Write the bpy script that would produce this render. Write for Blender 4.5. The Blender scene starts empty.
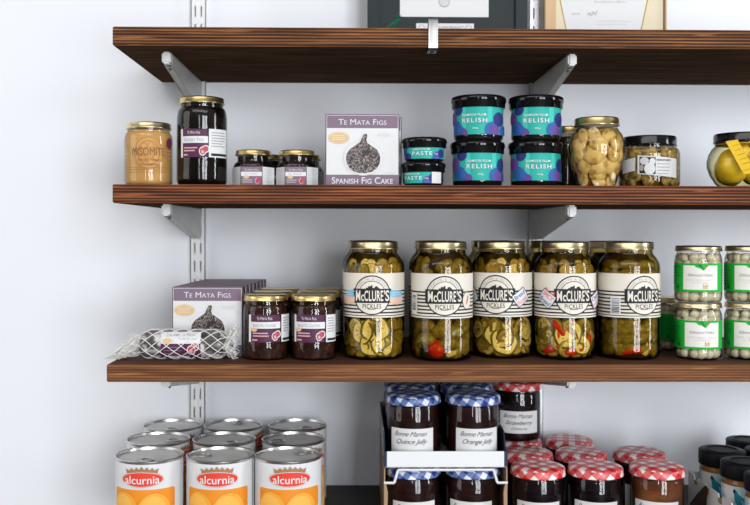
import bpy, bmesh, math, random
from mathutils import Vector, Matrix, noise
random.seed(7)
PI = math.pi
SC = bpy.context.scene
COL = SC.collection
# ------------------------------------------------------------------ camera
F, D0, ZC = 930.0, 1.625, 1.45          # focal length in px, distance to the wall, eye height
YAW, ROLL = math.radians(-0.9), math.radians(0.14)
PX, PY = 371.6, 230.0
cam_d = bpy.data.cameras.new('camera'); cam = bpy.data.objects.new('camera', cam_d); COL.objects.link(cam)
CM = Matrix.Translation((0, -D0, ZC)) @ Matrix.Rotation(YAW, 4, 'Z') @ Matrix.Rotation(PI/2, 4, 'X') @ Matrix.Rotation(ROLL, 4, 'Z')
cam.matrix_world = CM
cam_d.sensor_width = 36; cam_d.lens = 36*F/750
cam_d.shift_x = (375-PX)/750; cam_d.shift_y = (PY-252.5)/750
cam_d.dof.use_dof = True; cam_d.dof.focus_distance = 1.335; cam_d.dof.aperture_fstop = 5.6
cam_d.clip_start = 0.02
SC.camera = cam

def X(px, d, py=230):                    # world X of a pixel column on the plane a distance d from the camera
    v = (CM.to_3x3() @ Vector(((px-PX)/F, -(py-PY)/F, -1)))
    return v.x * d / v.y
def Zp(py, d, px=371.6):
    v = (CM.to_3x3() @ Vector(((px-PX)/F, -(py-PY)/F, -1)))
    return ZC + v.z * d / v.y
def Y(d): return d - D0

# ------------------------------------------------------------------ materials
def nt(name):
    m = bpy.data.materials.new(name); m.use_nodes = True
    n = m.node_tree.nodes; l = m.node_tree.links
    return m, n, l, n['Principled BSDF']
def rgb(c): return (c[0], c[1], c[2], 1)
def plain(name, c, rough=.5, metal=0, spec=.5, coat=0):
    m, n, l, b = nt(name)
    b.inputs['Base Color'].default_value = rgb(c); b.inputs['Roughness'].default_value = rough
    b.inputs['Metallic'].default_value = metal; b.inputs['Specular IOR Level'].default_value = spec
    b.inputs['Coat Weight'].default_value = coat
    return m
def ramp(n, stops, interp='LINEAR'):
    r = n.new('ShaderNodeValToRGB'); cr = r.color_ramp; cr.interpolation = interp
    while len(cr.elements) < len(stops): cr.elements.new(0.5)
    for e, (p, c) in zip(cr.elements, stops): e.position = p; e.color = rgb(c)
    return r
def mottled(name, stops, scale=60, detail=4, rough=.5, metal=0, stretch=(1,1,1), bump=0, kind='noise', spec=.5):
    m, n, l, b = nt(name)
    tc = n.new('ShaderNodeTexCoord'); mp = n.new('ShaderNodeMapping'); mp.inputs['Scale'].default_value = stretch
    l.new(tc.outputs['Object'], mp.inputs['Vector'])
    if kind == 'noise':
        t = n.new('ShaderNodeTexNoise'); t.inputs['Detail'].default_value = detail; o = t.outputs['Fac']
    else:
        t = n.new('ShaderNodeTexVoronoi'); o = t.outputs['Distance']
    t.inputs['Scale'].default_value = scale
    l.new(mp.outputs['Vector'], t.inputs['Vector'])
    r = ramp(n, stops); l.new(o, r.inputs['Fac']); l.new(r.outputs['Color'], b.inputs['Base Color'])
    b.inputs['Roughness'].default_value = rough; b.inputs['Metallic'].default_value = metal
    b.inputs['Specular IOR Level'].default_value = spec
    if bump:
        bp = n.new('ShaderNodeBump'); bp.inputs['Strength'].default_value = bump; bp.inputs['Distance'].default_value = .001
        l.new(o, bp.inputs['Height']); l.new(bp.outputs['Normal'], b.inputs['Normal'])
    return m
def glass(name, tint=(.97,.98,.97), edge=(.30,.33,.29), gloss=.042):
    m = bpy.data.materials.new(name); m.use_nodes = True; n = m.node_tree.nodes; l = m.node_tree.links; n.clear()
    out = n.new('ShaderNodeOutputMaterial'); tr = n.new('ShaderNodeBsdfTransparent'); gl = n.new('ShaderNodeBsdfGlossy')
    gl.inputs['Roughness'].default_value = .03
    lw = n.new('ShaderNodeLayerWeight'); lw.inputs['Blend'].default_value = .5
    p5 = n.new('ShaderNodeMath'); p5.operation = 'POWER'; p5.inputs[1].default_value = 5
    k8 = .7 if gloss else 0
    ml = n.new('ShaderNodeMath'); ml.operation = 'MULTIPLY_ADD'; ml.inputs[1].default_value = k8; ml.inputs[2].default_value = gloss
    l.new(lw.outputs['Facing'], p5.inputs[0]); l.new(p5.outputs[0], ml.inputs[0])
    p3 = n.new('ShaderNodeMath'); p3.operation = 'POWER'; p3.inputs[1].default_value = 3
    l.new(lw.outputs['Facing'], p3.inputs[0])
    r = ramp(n, [(0, tint), (1, edge)]); l.new(p3.outputs[0], r.inputs['Fac']); l.new(r.outputs['Color'], tr.inputs['Color'])
    mx = n.new('ShaderNodeMixShader'); l.new(ml.outputs[0], mx.inputs['Fac'])
    l.new(tr.outputs[0], mx.inputs[1]); l.new(gl.outputs[0], mx.inputs[2]); l.new(mx.outputs[0], out.inputs['Surface'])
    return m
def ply(name, base, dark, light, line, n_lines, thick, zb):
    """stained plywood edge: veneer layers as broken dark lines, in object space (z from the board's underside)"""
    m, n, l, b = nt(name)
    tc = n.new('ShaderNodeTexCoord'); sep = n.new('ShaderNodeSeparateXYZ'); l.new(tc.outputs['Object'], sep.inputs[0])
    mp = n.new('ShaderNodeMapping'); mp.inputs['Scale'].default_value = (7, 7, 420); l.new(tc.outputs['Object'], mp.inputs['Vector'])
    n1 = n.new('ShaderNodeTexNoise'); n1.inputs['Scale'].default_value = 1; n1.inputs['Detail'].default_value = 5
    l.new(mp.outputs['Vector'], n1.inputs['Vector'])
    r1 = ramp(n, [(.3, dark), (.52, base), (.72, light)]); l.new(n1.outputs['Fac'], r1.inputs['Fac'])
    # layer lines
    z = n.new('ShaderNodeMath'); z.operation = 'MULTIPLY'; z.inputs[1].default_value = n_lines/thick; l.new(sep.outputs['Z'], z.inputs[0])
    n2 = n.new('ShaderNodeTexNoise'); n2.inputs['Scale'].default_value = 1; n2.inputs['Detail'].default_value = 3
    mp2 = n.new('ShaderNodeMapping'); mp2.inputs['Scale'].default_value = (5, 5, n_lines/thick*.9); l.new(tc.outputs['Object'], mp2.inputs['Vector'])
    l.new(mp2.outputs['Vector'], n2.inputs['Vector'])
    fr = n.new('ShaderNodeMath'); fr.operation = 'FRACT'; l.new(z.outputs[0], fr.inputs[0])
    df = n.new('ShaderNodeMath'); df.operation = 'SUBTRACT'; df.inputs[1].default_value = .5; l.new(fr.outputs[0], df.inputs[0])
    ab = n.new('ShaderNodeMath'); ab.operation = 'ABSOLUTE'; l.new(df.outputs[0], ab.inputs[0])
    th = n.new('ShaderNodeMapRange'); th.inputs['From Min'].default_value = .28; th.inputs['From Max'].default_value = .58
    th.inputs['To Min'].default_value = .04; th.inputs['To Max'].default_value = .34; l.new(n2.outputs['Fac'], th.inputs['Value'])
    lt = n.new('ShaderNodeMath'); lt.operation = 'LESS_THAN'; l.new(ab.outputs[0], lt.inputs[0]); l.new(th.outputs['Result'], lt.inputs[1])
    mx = n.new('ShaderNodeMix'); mx.data_type = 'RGBA'; l.new(lt.outputs[0], mx.inputs['Factor'])
    mf = n.new('ShaderNodeMath'); mf.operation = 'MULTIPLY'; mf.inputs[1].default_value = line[3]; l.new(lt.outputs[0], mf.inputs[0]); l.new(mf.outputs[0], mx.inputs['Factor'])
    l.new(r1.outputs['Color'], mx.inputs['A']); mx.inputs['B'].default_value = rgb(line)
    # light streaks where the stain is thin
    n3 = n.new('ShaderNodeTexNoise'); n3.inputs['Scale'].default_value = 1; n3.inputs['Detail'].default_value = 2
    mp3 = n.new('ShaderNodeMapping'); mp3.inputs['Scale'].default_value = (9, 9, 150); mp3.inputs['Location'].default_value = (3, 1, 5)
    l.new(tc.outputs['Object'], mp3.inputs['Vector']); l.new(mp3.outputs['Vector'], n3.inputs['Vector'])
    r3 = ramp(n, [(.60, (0,0,0)), (.70, (1,1,1))]); l.new(n3.outputs['Fac'], r3.inputs['Fac'])
    mx2 = n.new('ShaderNodeMix'); mx2.data_type = 'RGBA'; l.new(mx.outputs['Result'], mx2.inputs['A']); mx2.inputs['B'].default_value = rgb([c*1.35 for c in light])
    m3 = n.new('ShaderNodeMath'); m3.operation = 'MULTIPLY'; m3.inputs[1].default_value = .55; l.new(r3.outputs['Color'], m3.inputs[0]); l.new(m3.outputs[0], mx2.inputs['Factor'])
    l.new(mx2.outputs['Result'], b.inputs['Base Color']); b.inputs['Roughness'].default_value = .6
    b.inputs['Specular IOR Level'].default_value = .08
    return m
def gingham(name, c_full, c_mid, c_white, period, rot):
    m, n, l, b = nt(name)
    uv = n.new('ShaderNodeUVMap'); mp = n.new('ShaderNodeMapping'); mp.inputs['Rotation'].default_value = (0,0,rot)
    mp.inputs['Scale'].default_value = (1/period, 1/period, 1); l.new(uv.outputs['UV'], mp.inputs['Vector'])
    sep = n.new('ShaderNodeSeparateXYZ'); l.new(mp.outputs['Vector'], sep.inputs[0])
    outs = []
    for ax in 'XY':
        f = n.new('ShaderNodeMath'); f.operation = 'FRACT'; l.new(sep.outputs[ax], f.inputs[0])
        g = n.new('ShaderNodeMath'); g.operation = 'GREATER_THAN'; g.inputs[1].default_value = .5; l.new(f.outputs[0], g.inputs[0]); outs.append(g)
    a = n.new('ShaderNodeMath'); a.operation = 'ADD'; l.new(outs[0].outputs[0], a.inputs[0]); l.new(outs[1].outputs[0], a.inputs[1])
    h = n.new('ShaderNodeMath'); h.operation = 'MULTIPLY'; h.inputs[1].default_value = .5; l.new(a.outputs[0], h.inputs[0])
    r = ramp(n, [(0, c_white), (.3, c_mid), (.8, c_full)], 'CONSTANT'); l.new(h.outputs[0], r.inputs['Fac'])
    l.new(r.outputs['Color'], b.inputs['Base Color']); b.inputs['Roughness'].default_value = .3
    return m

M = {}
M['wall'] = mottled('painted_wall', [(.3,(.795,.810,.845)),(.7,(.82,.835,.870))], 3, 3, .75)
M['floor'] = plain('shop_floor', (.13,.115,.10), .6)
M['veneer'] = mottled('dark_veneer', [(.3,(.052,.033,.023)),(.6,(.094,.058,.038)),(.8,(.135,.082,.052))], 1, 6, .8, stretch=(9,60,60), spec=0)
M['veneer_warm'] = mottled('stained_veneer', [(.3,(.06,.028,.018)),(.6,(.11,.05,.03)),(.8,(.15,.07,.04))], 1, 6, .6, stretch=(9,60,60), spec=.05)
M['shelf_black'] = mottled('black_brown_shelf', [(.3,(.012,.01,.01)),(.7,(.03,.024,.022))], 1, 5, .5, stretch=(8,50,50), spec=.2)
M['ply_a'] = ply('plywood_edge_a', (.200,.078,.028), (.105,.038,.017), (.34,.150,.052), (.018,.010,.009,.85), 6, .0265, 0)
M['ply_b'] = ply('plywood_edge_b', (.215,.070,.027), (.110,.034,.016), (.34,.122,.044), (.018,.009,.009,.85), 6, .0260, 0)
M['ply_c'] = ply('plywood_edge_c', (.220,.090,.036), (.130,.050,.022), (.33,.150,.058), (.045,.018,.012,.6), 7, .0260, 0)
M['rail_white'] = plain('white_enamel_rail', (.80,.80,.80), .45)
M['rail_grey'] = plain('silver_grey_rail', (.62,.63,.65), .35, .3)
M['bracket'] = mottled('satin_grey_bracket', [(.3,(.52,.52,.50)),(.7,(.60,.60,.58))], 30, 3, .4, .35)
M['bracket_tip'] = plain('pale_plastic_tip', (.72,.72,.70), .45)
M['steel'] = mottled('brushed_steel', [(.3,(.36,.36,.37)),(.7,(.52,.52,.53))], 1, 4, .36, 1, stretch=(400,400,15))
M['screw'] = plain('dark_screw_and_hole', (.05,.05,.05), .5, .5)
M['gold'] = plain('gold_lacquered_tin', (.72,.55,.24), .28, 1)
M['gold_pale'] = plain('pale_gold_tin', (.78,.66,.40), .28, 1)
M['black_gloss'] = plain('black_gloss_plastic', (.004,.004,.005), .08, 0, .4)
M['black_tin'] = plain('black_tin', (.006,.006,.007), .12, 0, .45)
M['black_matte'] = mottled('black_ribbed_plastic', [(.3,(.005,.006,.007)),(.7,(.009,.010,.012))], 80, 2, .45, spec=.12)
M['tin'] = mottled('tinplate', [(.3,(.60,.59,.57)),(.7,(.72,.71,.69))], 60, 3, .32, 1)
M['tin_lid'] = mottled('tinplate_end', [(.3,(.62,.615,.60)),(.7,(.70,.695,.68))], 40, 3, .45, .25)
M['glass'] = glass('clear_glass')
M['glass_dark'] = glass('clear_glass_over_dark', (.96,.97,.96), (.2,.2,.2), .045)
M['liquid'] = glass('amber_pickling_liquid', (.92,.79,.47), (.22,.14,.03), 0)
M['liquid_dark'] = glass('dark_pickling_liquid', (.84,.70,.36), (.12,.08,.02), 0)
M['liquid_oil'] = glass('golden_oil_liquid', (.95,.86,.62), (.35,.22,.06), 0)
M['liquid_lemon'] = glass('lemon_brine', (.97,.93,.72), (.05,.055,.02), 0)
M['liquid_clear'] = glass('clear_vinegar', (.95,.94,.88), (.35,.32,.24), 0)
M['emboss'] = glass('raised_glass_lettering', (.75,.75,.75), (.5,.5,.5), .12)
M['jam'] = mottled('dark_jam', [(.35,(.004,.002,.003)),(.6,(.010,.003,.004)),(.8,(.03,.006,.006))], 45, 4, .35, spec=.08)
M['jam_red'] = mottled('dark_red_jelly', [(.35,(.012,.004,.004)),(.7,(.035,.010,.008))], 25, 3, .3, spec=.08)
M['marmalade'] = mottled('amber_marmalade', [(.3,(.07,.018,.008)),(.55,(.15,.045,.014)),(.8,(.25,.09,.025))], 35, 4, .3, spec=.08)
M['chutney'] = mottled('brown_chutney', [(.3,(.010,.005,.004)),(.55,(.035,.012,.007)),(.75,(.09,.032,.016))], 130, 5, .35, spec=.08)
M['dessert'] = mottled('black_syrup', [(.4,(.003,.002,.002)),(.62,(.010,.004,.003)),(.85,(.06,.018,.010))], 55, 3, .3, spec=.08)
M['relish'] = mottled('dark_plum_relish', [(.3,(.004,.003,.004)),(.7,(.014,.008,.009))], 90, 3, .35, spec=.08)
M['misomite'] = mottled('tan_spread', [(.3,(.50,.26,.075)),(.6,(.60,.34,.11)),(.8,(.66,.40,.15))], 30, 3, .45, spec=.08)
M['amber'] = mottled('amber_spread', [(.3,(.25,.10,.03)),(.7,(.42,.19,.06))], 40, 3, .4, spec=.08)
M['brine'] = mottled('olive_brine', [(.3,(.030,.020,.004)),(.5,(.085,.058,.010)),(.72,(.17,.115,.02))], 55, 4, .45, spec=.08)
M['brine_dark'] = mottled('dark_olive_brine', [(.3,(.012,.009,.003)),(.5,(.032,.024,.006)),(.75,(.075,.055,.012))], 45, 4, .45, spec=.08)
M['oil'] = mottled('golden_oil', [(.3,(.08,.045,.010)),(.5,(.22,.13,.035)),(.75,(.36,.23,.08))], 60, 4, .4, spec=.08)
M['onion_brine'] = mottled('cloudy_brine', [(.3,(.16,.14,.10)),(.7,(.30,.27,.20))], 50, 3, .45, spec=.08)
M['dark_oil'] = plain('dark_green_oil', (.018,.020,.008), .3)
M['rind'] = mottled('pickle_rind', [(.3,(.07,.065,.008)),(.6,(.15,.13,.018)),(.8,(.26,.22,.04))], 2.5, 4, .35)
M['flesh'] = mottled('pickle_flesh', [(.3,(.20,.14,.03)),(.5,(.34,.25,.07)),(.75,(.48,.38,.14))], 2.4, 4, .35)
M['flesh_pale'] = mottled('pickle_flesh_pale', [(.3,(.54,.45,.20)),(.5,(.74,.66,.38)),(.75,(.82,.76,.52))], 2.6, 4, .35)
M['gherkin'] = mottled('whole_gherkin', [(.3,(.12,.10,.02)),(.55,(.24,.20,.04)),(.8,(.40,.33,.09))], 1.5, 4, .35, bump=.3)
M['jalap'] = mottled('jalapeno_ring', [(.3,(.09,.09,.012)),(.7,(.20,.18,.035))], 2, 3, .35)
M['pepper_red'] = plain('red_pepper', (.52,.022,.010), .25)
M['garlic'] = plain('garlic_clove', (.62,.54,.36), .4)
M['mushroom'] = mottled('mushroom_flesh', [(.30,(.10,.055,.02)),(.40,(.42,.28,.11)),(.50,(.66,.50,.28)),(.8,(.76,.63,.41))], 1.1, 4, .35)
M['champignon'] = mottled('preserved_garlic', [(.3,(.07,.045,.02)),(.45,(.34,.25,.12)),(.7,(.56,.46,.28))], 1.8, 5, .4, bump=.3)
M['onion'] = mottled('pearl_onion', [(.3,(.54,.47,.35)),(.7,(.70,.64,.52))], 1.2, 3, .3)
M['lemon'] = mottled('preserved_lemon', [(.3,(.76,.50,.03)),(.6,(.86,.62,.05)),(.85,(.90,.70,.10))], 1.6, 4, .35, bump=.2)
def ink(name, c, rough=.5): M[name] = plain('ink_'+name, c, rough, 0, .25)
for nm, c in dict(cream=(.74,.69,.60), black=(.018,.018,.02), white=(.71,.71,.71), paper=(.69,.69,.685), grey=(.35,.35,.36), pale_grey=(.60,.60,.62),
    plum=(.085,.022,.062), plum_pale=(.21,.145,.20), maroon=(.15,.025,.055), fig_red=(.45,.07,.10), fig_pink=(.66,.36,.36), tan=(.66,.46,.24), ring_brown=(.46,.22,.075), teal=(.02,.38,.32), teal_light=(.05,.50,.42),
    navy=(.02,.03,.16), violet=(.13,.06,.27), blue=(.03,.11,.36), brand_red=(.74,.055,.030), bronze=(.36,.20,.10), orange=(.80,.27,.02), apricot=(.84,.38,.045), apricot_dark=(.74,.18,.015),
    apricot_light=(.87,.46,.085), green=(.006,.40,.035), green_dark=(.004,.14,.03), ivory=(.76,.74,.68), sky=(.20,.52,.70), rose=(.75,.28,.30), salmon=(.78,.52,.40), slate=(.012,.020,.022), olive=(.25,.2,.03),
    kraft=(.36,.23,.13), tray_white=(.74,.75,.75), tray_navy=(.015,.028,.055), pale_teal=(.42,.62,.66), fish=(.02,.22,.30), bird=(.085,.055,.035), brownink=(.26,.12,.04), rust=(.38,.09,.03), parchment=(.72,.64,.46), frame_green=(.0,.16,.07), yellow=(.80,.52,.03), dkyellow=(.45,.28,.02)).items():
    ink(nm, c)
M['fig_print'] = mottled('printed_fig_pattern', [(.38,(.008,.006,.006)),(.47,(.05,.035,.030)),(.50,(.42,.34,.30)),(.53,(.04,.026,.024)),(.60,(.012,.009,.009)),(.66,(.30,.25,.23)),(.72,(.02,.015,.014))], 150, 2, .5)
M['pale_wood'] = mottled('pale_frame_wood', [(.3,(.58,.36,.17)),(.7,(.66,.44,.24))], 1, 4, .5, stretch=(60,60,5))
M['net'] = plain('white_net_cord', (.82,.81,.78), .6)
M['foil'] = mottled('dark_wrapped_roll', [(.38,(.035,.028,.028)),(.52,(.13,.115,.11)),(.62,(.60,.58,.57))], 1, 3, .3, stretch=(60,45,90))
M['ging_red'] = gingham('red_gingham_tin', (.55,.008,.014), (.68,.12,.12), (.84,.78,.75), .0195, .72)
M['ging_blue'] = gingham('blue_gingham_tin', (.012,.032,.20), (.13,.21,.47), (.78,.80,.84), .0180, .60)

# ------------------------------------------------------------------ mesh helper
class MB:
    def __init__(s): s.bm = bmesh.new(); s.uv = s.bm.loops.layers.uv.new('UVMap'); s.mats = []
    def mi(s, m):
        if isinstance(m, str): m = M[m]
        if m not in s.mats: s.mats.append(m)
        return s.mats.index(m)
    def raw(s, vs, fs, m):
        k = s.mi(m); v = [s.bm.verts.new(c) for c in vs]; out = []
        for f in fs:
            try: q = s.bm.faces.new([v[i] for i in f])
            except ValueError: continue
            q.material_index = k; out.append(q)
        return out
    def box(s, a, b, m, bev=0):
        t = bmesh.new(); bmesh.ops.create_cube(t, size=1)
        for v in t.verts: v.co = Vector([a[i]+(b[i]-a[i])*(v.co[i]+.5) for i in range(3)])
        if bev: bmesh.ops.bevel(t, geom=t.edges[:], offset=bev, segments=2, affect='EDGES')
        return s.take(t, m)
    def take(s, t, m, mat=None):
        t.verts.index_update()
        vs = [(mat @ v.co) if mat else v.co.copy() for v in t.verts]
        fs = [[v.index for v in f.verts] for f in t.faces]; t.free()
        return s.raw(vs, fs, m)
    def lathe(s, prof, m, seg=40, cap0=True, cap1=True, lid_uv=False, sq=None):
        vs = []; fs = []; n = len(prof)
        for i in range(seg):
            a = 2*PI*i/seg
            for r, z in prof:
                vs.append((r*math.sin(a), -r*math.cos(a), z))
        for i in range(seg):
            j = (i+1) % seg
            for k in range(n-1): fs.append((i*n+k, j*n+k, j*n+k+1, i*n+k+1))
        if cap0 and prof[0][0] > 1e-5: fs.append([i*n for i in range(seg)][::-1])
        if cap1 and prof[-1][0] > 1e-5: fs.append([i*n+n-1 for i in range(seg)])
        out = s.raw(vs, fs, m)
        if lid_uv:
            R = max(p[0] for p in prof); zt = prof[-1][1]
            for f in out:
                nz = abs(f.normal.z) if f.normal.length else 0
                f.normal_update(); top = abs(f.normal.z) > .6
                c = f.calc_center_median(); a0 = math.atan2(c.x, -c.y)
                for lp in f.loops:
                    p = lp.vert.co
                    if top: lp[s.uv].uv = (p.x, p.y)
                    else:
                        a = math.atan2(p.x, -p.y)
                        while a - a0 > PI: a -= 2*PI
                        while a - a0 < -PI: a += 2*PI
                        lp[s.uv].uv = (a*R, p.z-zt)
        return out
    def tube(s, pts, r, m, seg=6, cap=True, flat=1.0):
        pts = [Vector(p) for p in pts]; vs = []; fs = []; n = len(pts)
        for i, p in enumerate(pts):
            t = (pts[min(i+1,n-1)]-pts[max(i-1,0)]).normalized()
            up = Vector((0,0,1)) if abs(t.z) < .9 else Vector((0,1,0))
            a = t.cross(up).normalized(); b = t.cross(a)
            rr = r[i] if isinstance(r, (list, tuple)) else r
            for k in range(seg):
                an = 2*PI*k/seg; vs.append(p + a*rr*math.cos(an) + b*rr*flat*math.sin(an))
        for i in range(n-1):
            for k in range(seg):
                q = (k+1) % seg; fs.append((i*seg+k, i*seg+q, (i+1)*seg+q, (i+1)*seg+k))
        if cap: fs.append(list(range(seg))[::-1]); fs.append([(n-1)*seg+k for k in range(seg)])
        return s.raw(vs, fs, m)
    def prism(s, poly, depth, m, mat=None):
        """polygon in XZ extruded along +Y"""
        n = len(poly); vs = [Vector((x,0,z)) for x,z in poly]+[Vector((x,depth,z)) for x,z in poly]
        if mat: vs = [mat @ v for v in vs]
        fs = [list(range(n)), [n+i for i in range(n)][::-1]]+[(i, n+i, n+(i+1)%n, (i+1)%n) for i in range(n)]
        return s.raw(vs, fs, m)
    def build(s, name, parent=None, loc=None, rz=0, sharp=35, normals=True):
        if normals: bmesh.ops.recalc_face_normals(s.bm, faces=s.bm.faces[:])
        me = bpy.data.meshes.new(name); s.bm.to_mesh(me); s.bm.free()
        for m in s.mats: me.materials.append(m)
        me.shade_smooth(); me.set_sharp_from_angle(angle=math.radians(sharp))
        o = bpy.data.objects.new(name, me); COL.objects.link(o)
        if parent: o.parent = parent
        if loc: o.location = loc
        o.rotation_euler.z = rz
        return o

# ------------------------------------------------------------------ printing: flat artwork wrapped on a label
_tc = {}
def text_geo(t, bold=0, shear=0, spacing=1.0, small=False):
    key = (t, bold, shear, spacing, small)
    if key in _tc: return _tc[key]
    cu = bpy.data.curves.new('lettering', 'FONT'); cu.body = t.upper() if small else t; cu.size = 1.0; cu.offset = bold; cu.shear = shear
    cu.space_character = spacing; cu.resolution_u = 3
    if small:
        for i, ch in enumerate(t):
            if ch.islower(): cu.body_format[i].use_small_caps = False
        cu.body = t; cu.small_caps_scale = .76
        for i in range(len(t)): cu.body_format[i].use_small_caps = True
    o = bpy.data.objects.new('lettering', cu); COL.objects.link(o)
    dg = bpy.context.evaluated_depsgraph_get(); me = bpy.data.meshes.new_from_object(o.evaluated_get(dg))
    vs = [(v.co.x, v.co.y) for v in me.vertices]; fs = [list(p.vertices) for p in me.polygons]
    bpy.data.objects.remove(o); bpy.data.curves.remove(cu); bpy.data.meshes.remove(me)
    _tc[key] = (vs, fs); return vs, fs
CAP = None
class Sheet:
    def __init__(s, R=None, mapf=None, step=7, mb=None, h0=.0003):
        s.R = R; s.mb = mb or MB(); s.h = h0; s.step = R*math.radians(step) if R else None
        s.mapf = mapf or ((lambda u,v,h: ((R+h)*math.sin(u/R), -(R+h)*math.cos(u/R), v)) if R else (lambda u,v,h: (u, -h, v)))
    def _put(s, t, m):
        if s.step:
            us = [v.co.x for v in t.verts]
            if not us: t.free(); return
            k = math.floor(min(us)/s.step)+1
            while k*s.step < max(us):
                bmesh.ops.bisect_plane(t, geom=t.verts[:]+t.edges[:]+t.faces[:], plane_co=(k*s.step,0,0), plane_no=(1,0,0)); k += 1
        t.verts.index_update()
        vs = [s.mapf(v.co.x, v.co.y, s.h) for v in t.verts]; fs = [[v.index for v in f.verts] for f in t.faces]; t.free()
        s.mb.raw(vs, fs, m)
    def lift(s, d=.00012): s.h += d; return s
    def poly(s, pts, m, lift=True):
        t = bmesh.new(); f = t.faces.new([t.verts.new((u,v,0)) for u,v in pts]); f.normal_update()
        if f.normal.z < 0: f.normal_flip()
        bmesh.ops.triangulate(t, faces=[f]); s._put(t, m)
        if lift: s.lift()
    def rect(s, u0, u1, v0, v1, m, lift=True): s.poly([(u0,v0),(u1,v0),(u1,v1),(u0,v1)], m, lift)
    def ell(s, u, v, a, b, m, n=32, lift=True, a0=0, a1=2*PI, tilt=0):
        c, q = math.cos(tilt), math.sin(tilt); pts = []
        for i in range(n):
            x, y = a*math.cos(a0+(a1-a0)*i/n), b*math.sin(a0+(a1-a0)*i/n); pts.append((u+x*c-y*q, v+x*q+y*c))
        if a1-a0 < 2*PI-.01:
            x, y = a*math.cos(a1), b*math.sin(a1); pts.append((u+x*c-y*q, v+x*q+y*c))
        s.poly(pts, m, lift)
    def text(s, t, u, v, cap, m, width=None, bold=0, shear=0, spacing=1.0, small=False, rot=0, align='c', lift=True):
        """u,v: centre of the line's cap height"""
        global CAP
        if CAP is None:
            hv, _ = text_geo('H'); CAP = max(p[1] for p in hv)
        vs, fs = text_geo(t, bold, shear, spacing, small)
        if not vs: return
        x0, x1 = min(p[0] for p in vs), max(p[0] for p in vs)
        sy = cap/CAP; sx = (width/(x1-x0)) if width else sy
        xo = {'c': (x0+x1)/2, 'l': x0, 'r': x1}[align]; c, q = math.cos(rot), math.sin(rot)
        tb = bmesh.new(); vv = []
        for x, y in vs:
            a, b = (x-xo)*sx, y*sy-cap/2; vv.append(tb.verts.new((u+a*c-b*q, v+a*q+b*c, 0)))
        for f in fs:
            try: tb.faces.new([vv[i] for i in f])
            except ValueError: pass
        s._put(tb, m)
        if lift: s.lift()
    def lines(s, u0, u1, v, n, pitch, m, th=.0006, ragged=.2):
        for i in range(n):
            s.rect(u0, u1-(u1-u0)*random.random()*ragged, v-i*pitch-th/2, v-i*pitch+th/2, m, False)
        s.lift()
    def barcode(s, u0, u1, v0, v1, horizontal=True):
        s.rect(u0, u1, v0, v1, 'white'); a, b = (v0, v1) if horizontal else (u0, u1); p = a+(b-a)*.08
        while p < b-(b-a)*.1:
            w = (b-a)*random.choice((.012,.02,.035,.05))
            if horizontal: s.rect(u0+(u1-u0)*.12, u1-(u1-u0)*.12, p, p+w, 'black', False)
            else: s.rect(p, p+w, v0+(v1-v0)*.1, v1-(v1-v0)*.1, 'black', False)
            p += w+(b-a)*random.choice((.015,.025,.045))
        s.lift()
    def build(s, name, parent): return s.mb.build(name, parent, normals=False)

# ------------------------------------------------------------------ things
def tag(o, label, cat, group=None, kind=None):
    if label: o['label'] = label
    if cat: o['category'] = cat
    if group: o['group'] = group
    if kind: o['kind'] = kind
    return o
def thing(name, label, cat, loc, rz=0, group=None):
    o = bpy.data.objects.new(name, None); COL.objects.link(o); o.empty_display_size = .02
    o.location = loc; o.rotation_euler.z = rz
    return tag(o, label, cat, group)
def copy_tree(o, loc, rz, label, group=None, skip=()):
    c = o.copy(); COL.objects.link(c); c.location = loc; c.rotation_euler.z = rz; c['label'] = label
    if group: c['group'] = group
    for ch in o.children:
        if ch.name.split('.')[0] in skip: continue
        d = ch.copy(); COL.objects.link(d); d.parent = c
        for g in ch.children:
            e = g.copy(); COL.objects.link(e); e.parent = d
    return c
def facing(x, d, a=0): return a - math.atan2(x, d)      # turn so that the label shows an angle a from the apparent centre
def lid(parent, R, z0, h, m, uv=False, name='lid', roll=True, seg=44):
    b = MB()
    p = [(R*.90,z0+.0004),(R-.0004,z0),(R+.0003,z0+.0006),(R+.0003,z0+.0016),(R-.0004,z0+.0022)] if roll else [(R*.92,z0+.0004),(R-.0008,z0),(R,z0+.0008)]
    p += [(R-.0004 if roll else R,z0+h-.0022),(R-.0012,z0+h-.0007),(R-.0030,z0+h),(R-.0045,z0+h-.0004),(R-.0055,z0+h-.0009),(.0001,z0+h-.0009)]
    b.lathe(p, m, seg, lid_uv=uv)
    return b.build(name, parent, sharp=50)

def dome_lid(parent, R, z0, h, m):
    b = MB(); p = [(R*.93,z0+.0004),(R-.0006,z0),(R,z0+.0008),(R,z0+.0018),(R-.0006,z0+.0026),(R-.0006,z0+h-.0075)]
    for i in range(1,7):
        a = PI/2*i/6; p.append((R-.0006-.0055*(1-math.cos(a)), z0+h-.0075+.0058*math.sin(a)))
    p += [(R-.0085,z0+h-.0007),(R-.014,z0+h),(R*.45,z0+h),(.0001,z0+h)]
    b.lathe(p, m, 56, lid_uv=True); return b.build('lid', parent, sharp=60)
def profile_jar(R, H, neckR, zneck, foot=.006, shoulder=.02):
    """straight-sided jar: rounded heel, straight wall, round shoulder, neck up to H"""
    p = [(R-foot*.9,0),(R-foot*.35,foot*.25),(R-foot*.06,foot*.7),(R,foot*1.3)]
    zs = zneck-shoulder; n = 7
    for i in range(n+1):
        a = PI/2*i/n; p.append((neckR+(R-neckR)*math.cos(a), zs+shoulder*math.sin(a)))
    p.append((neckR, H)); return p
def shrink(p, d, ztop=None, zb=.002):
    q = [(max(.001, r-d), max(z, zb)) for r, z in p if ztop is None or z <= ztop]
    if ztop: q.append((q[-1][0], ztop))
    return q

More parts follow.
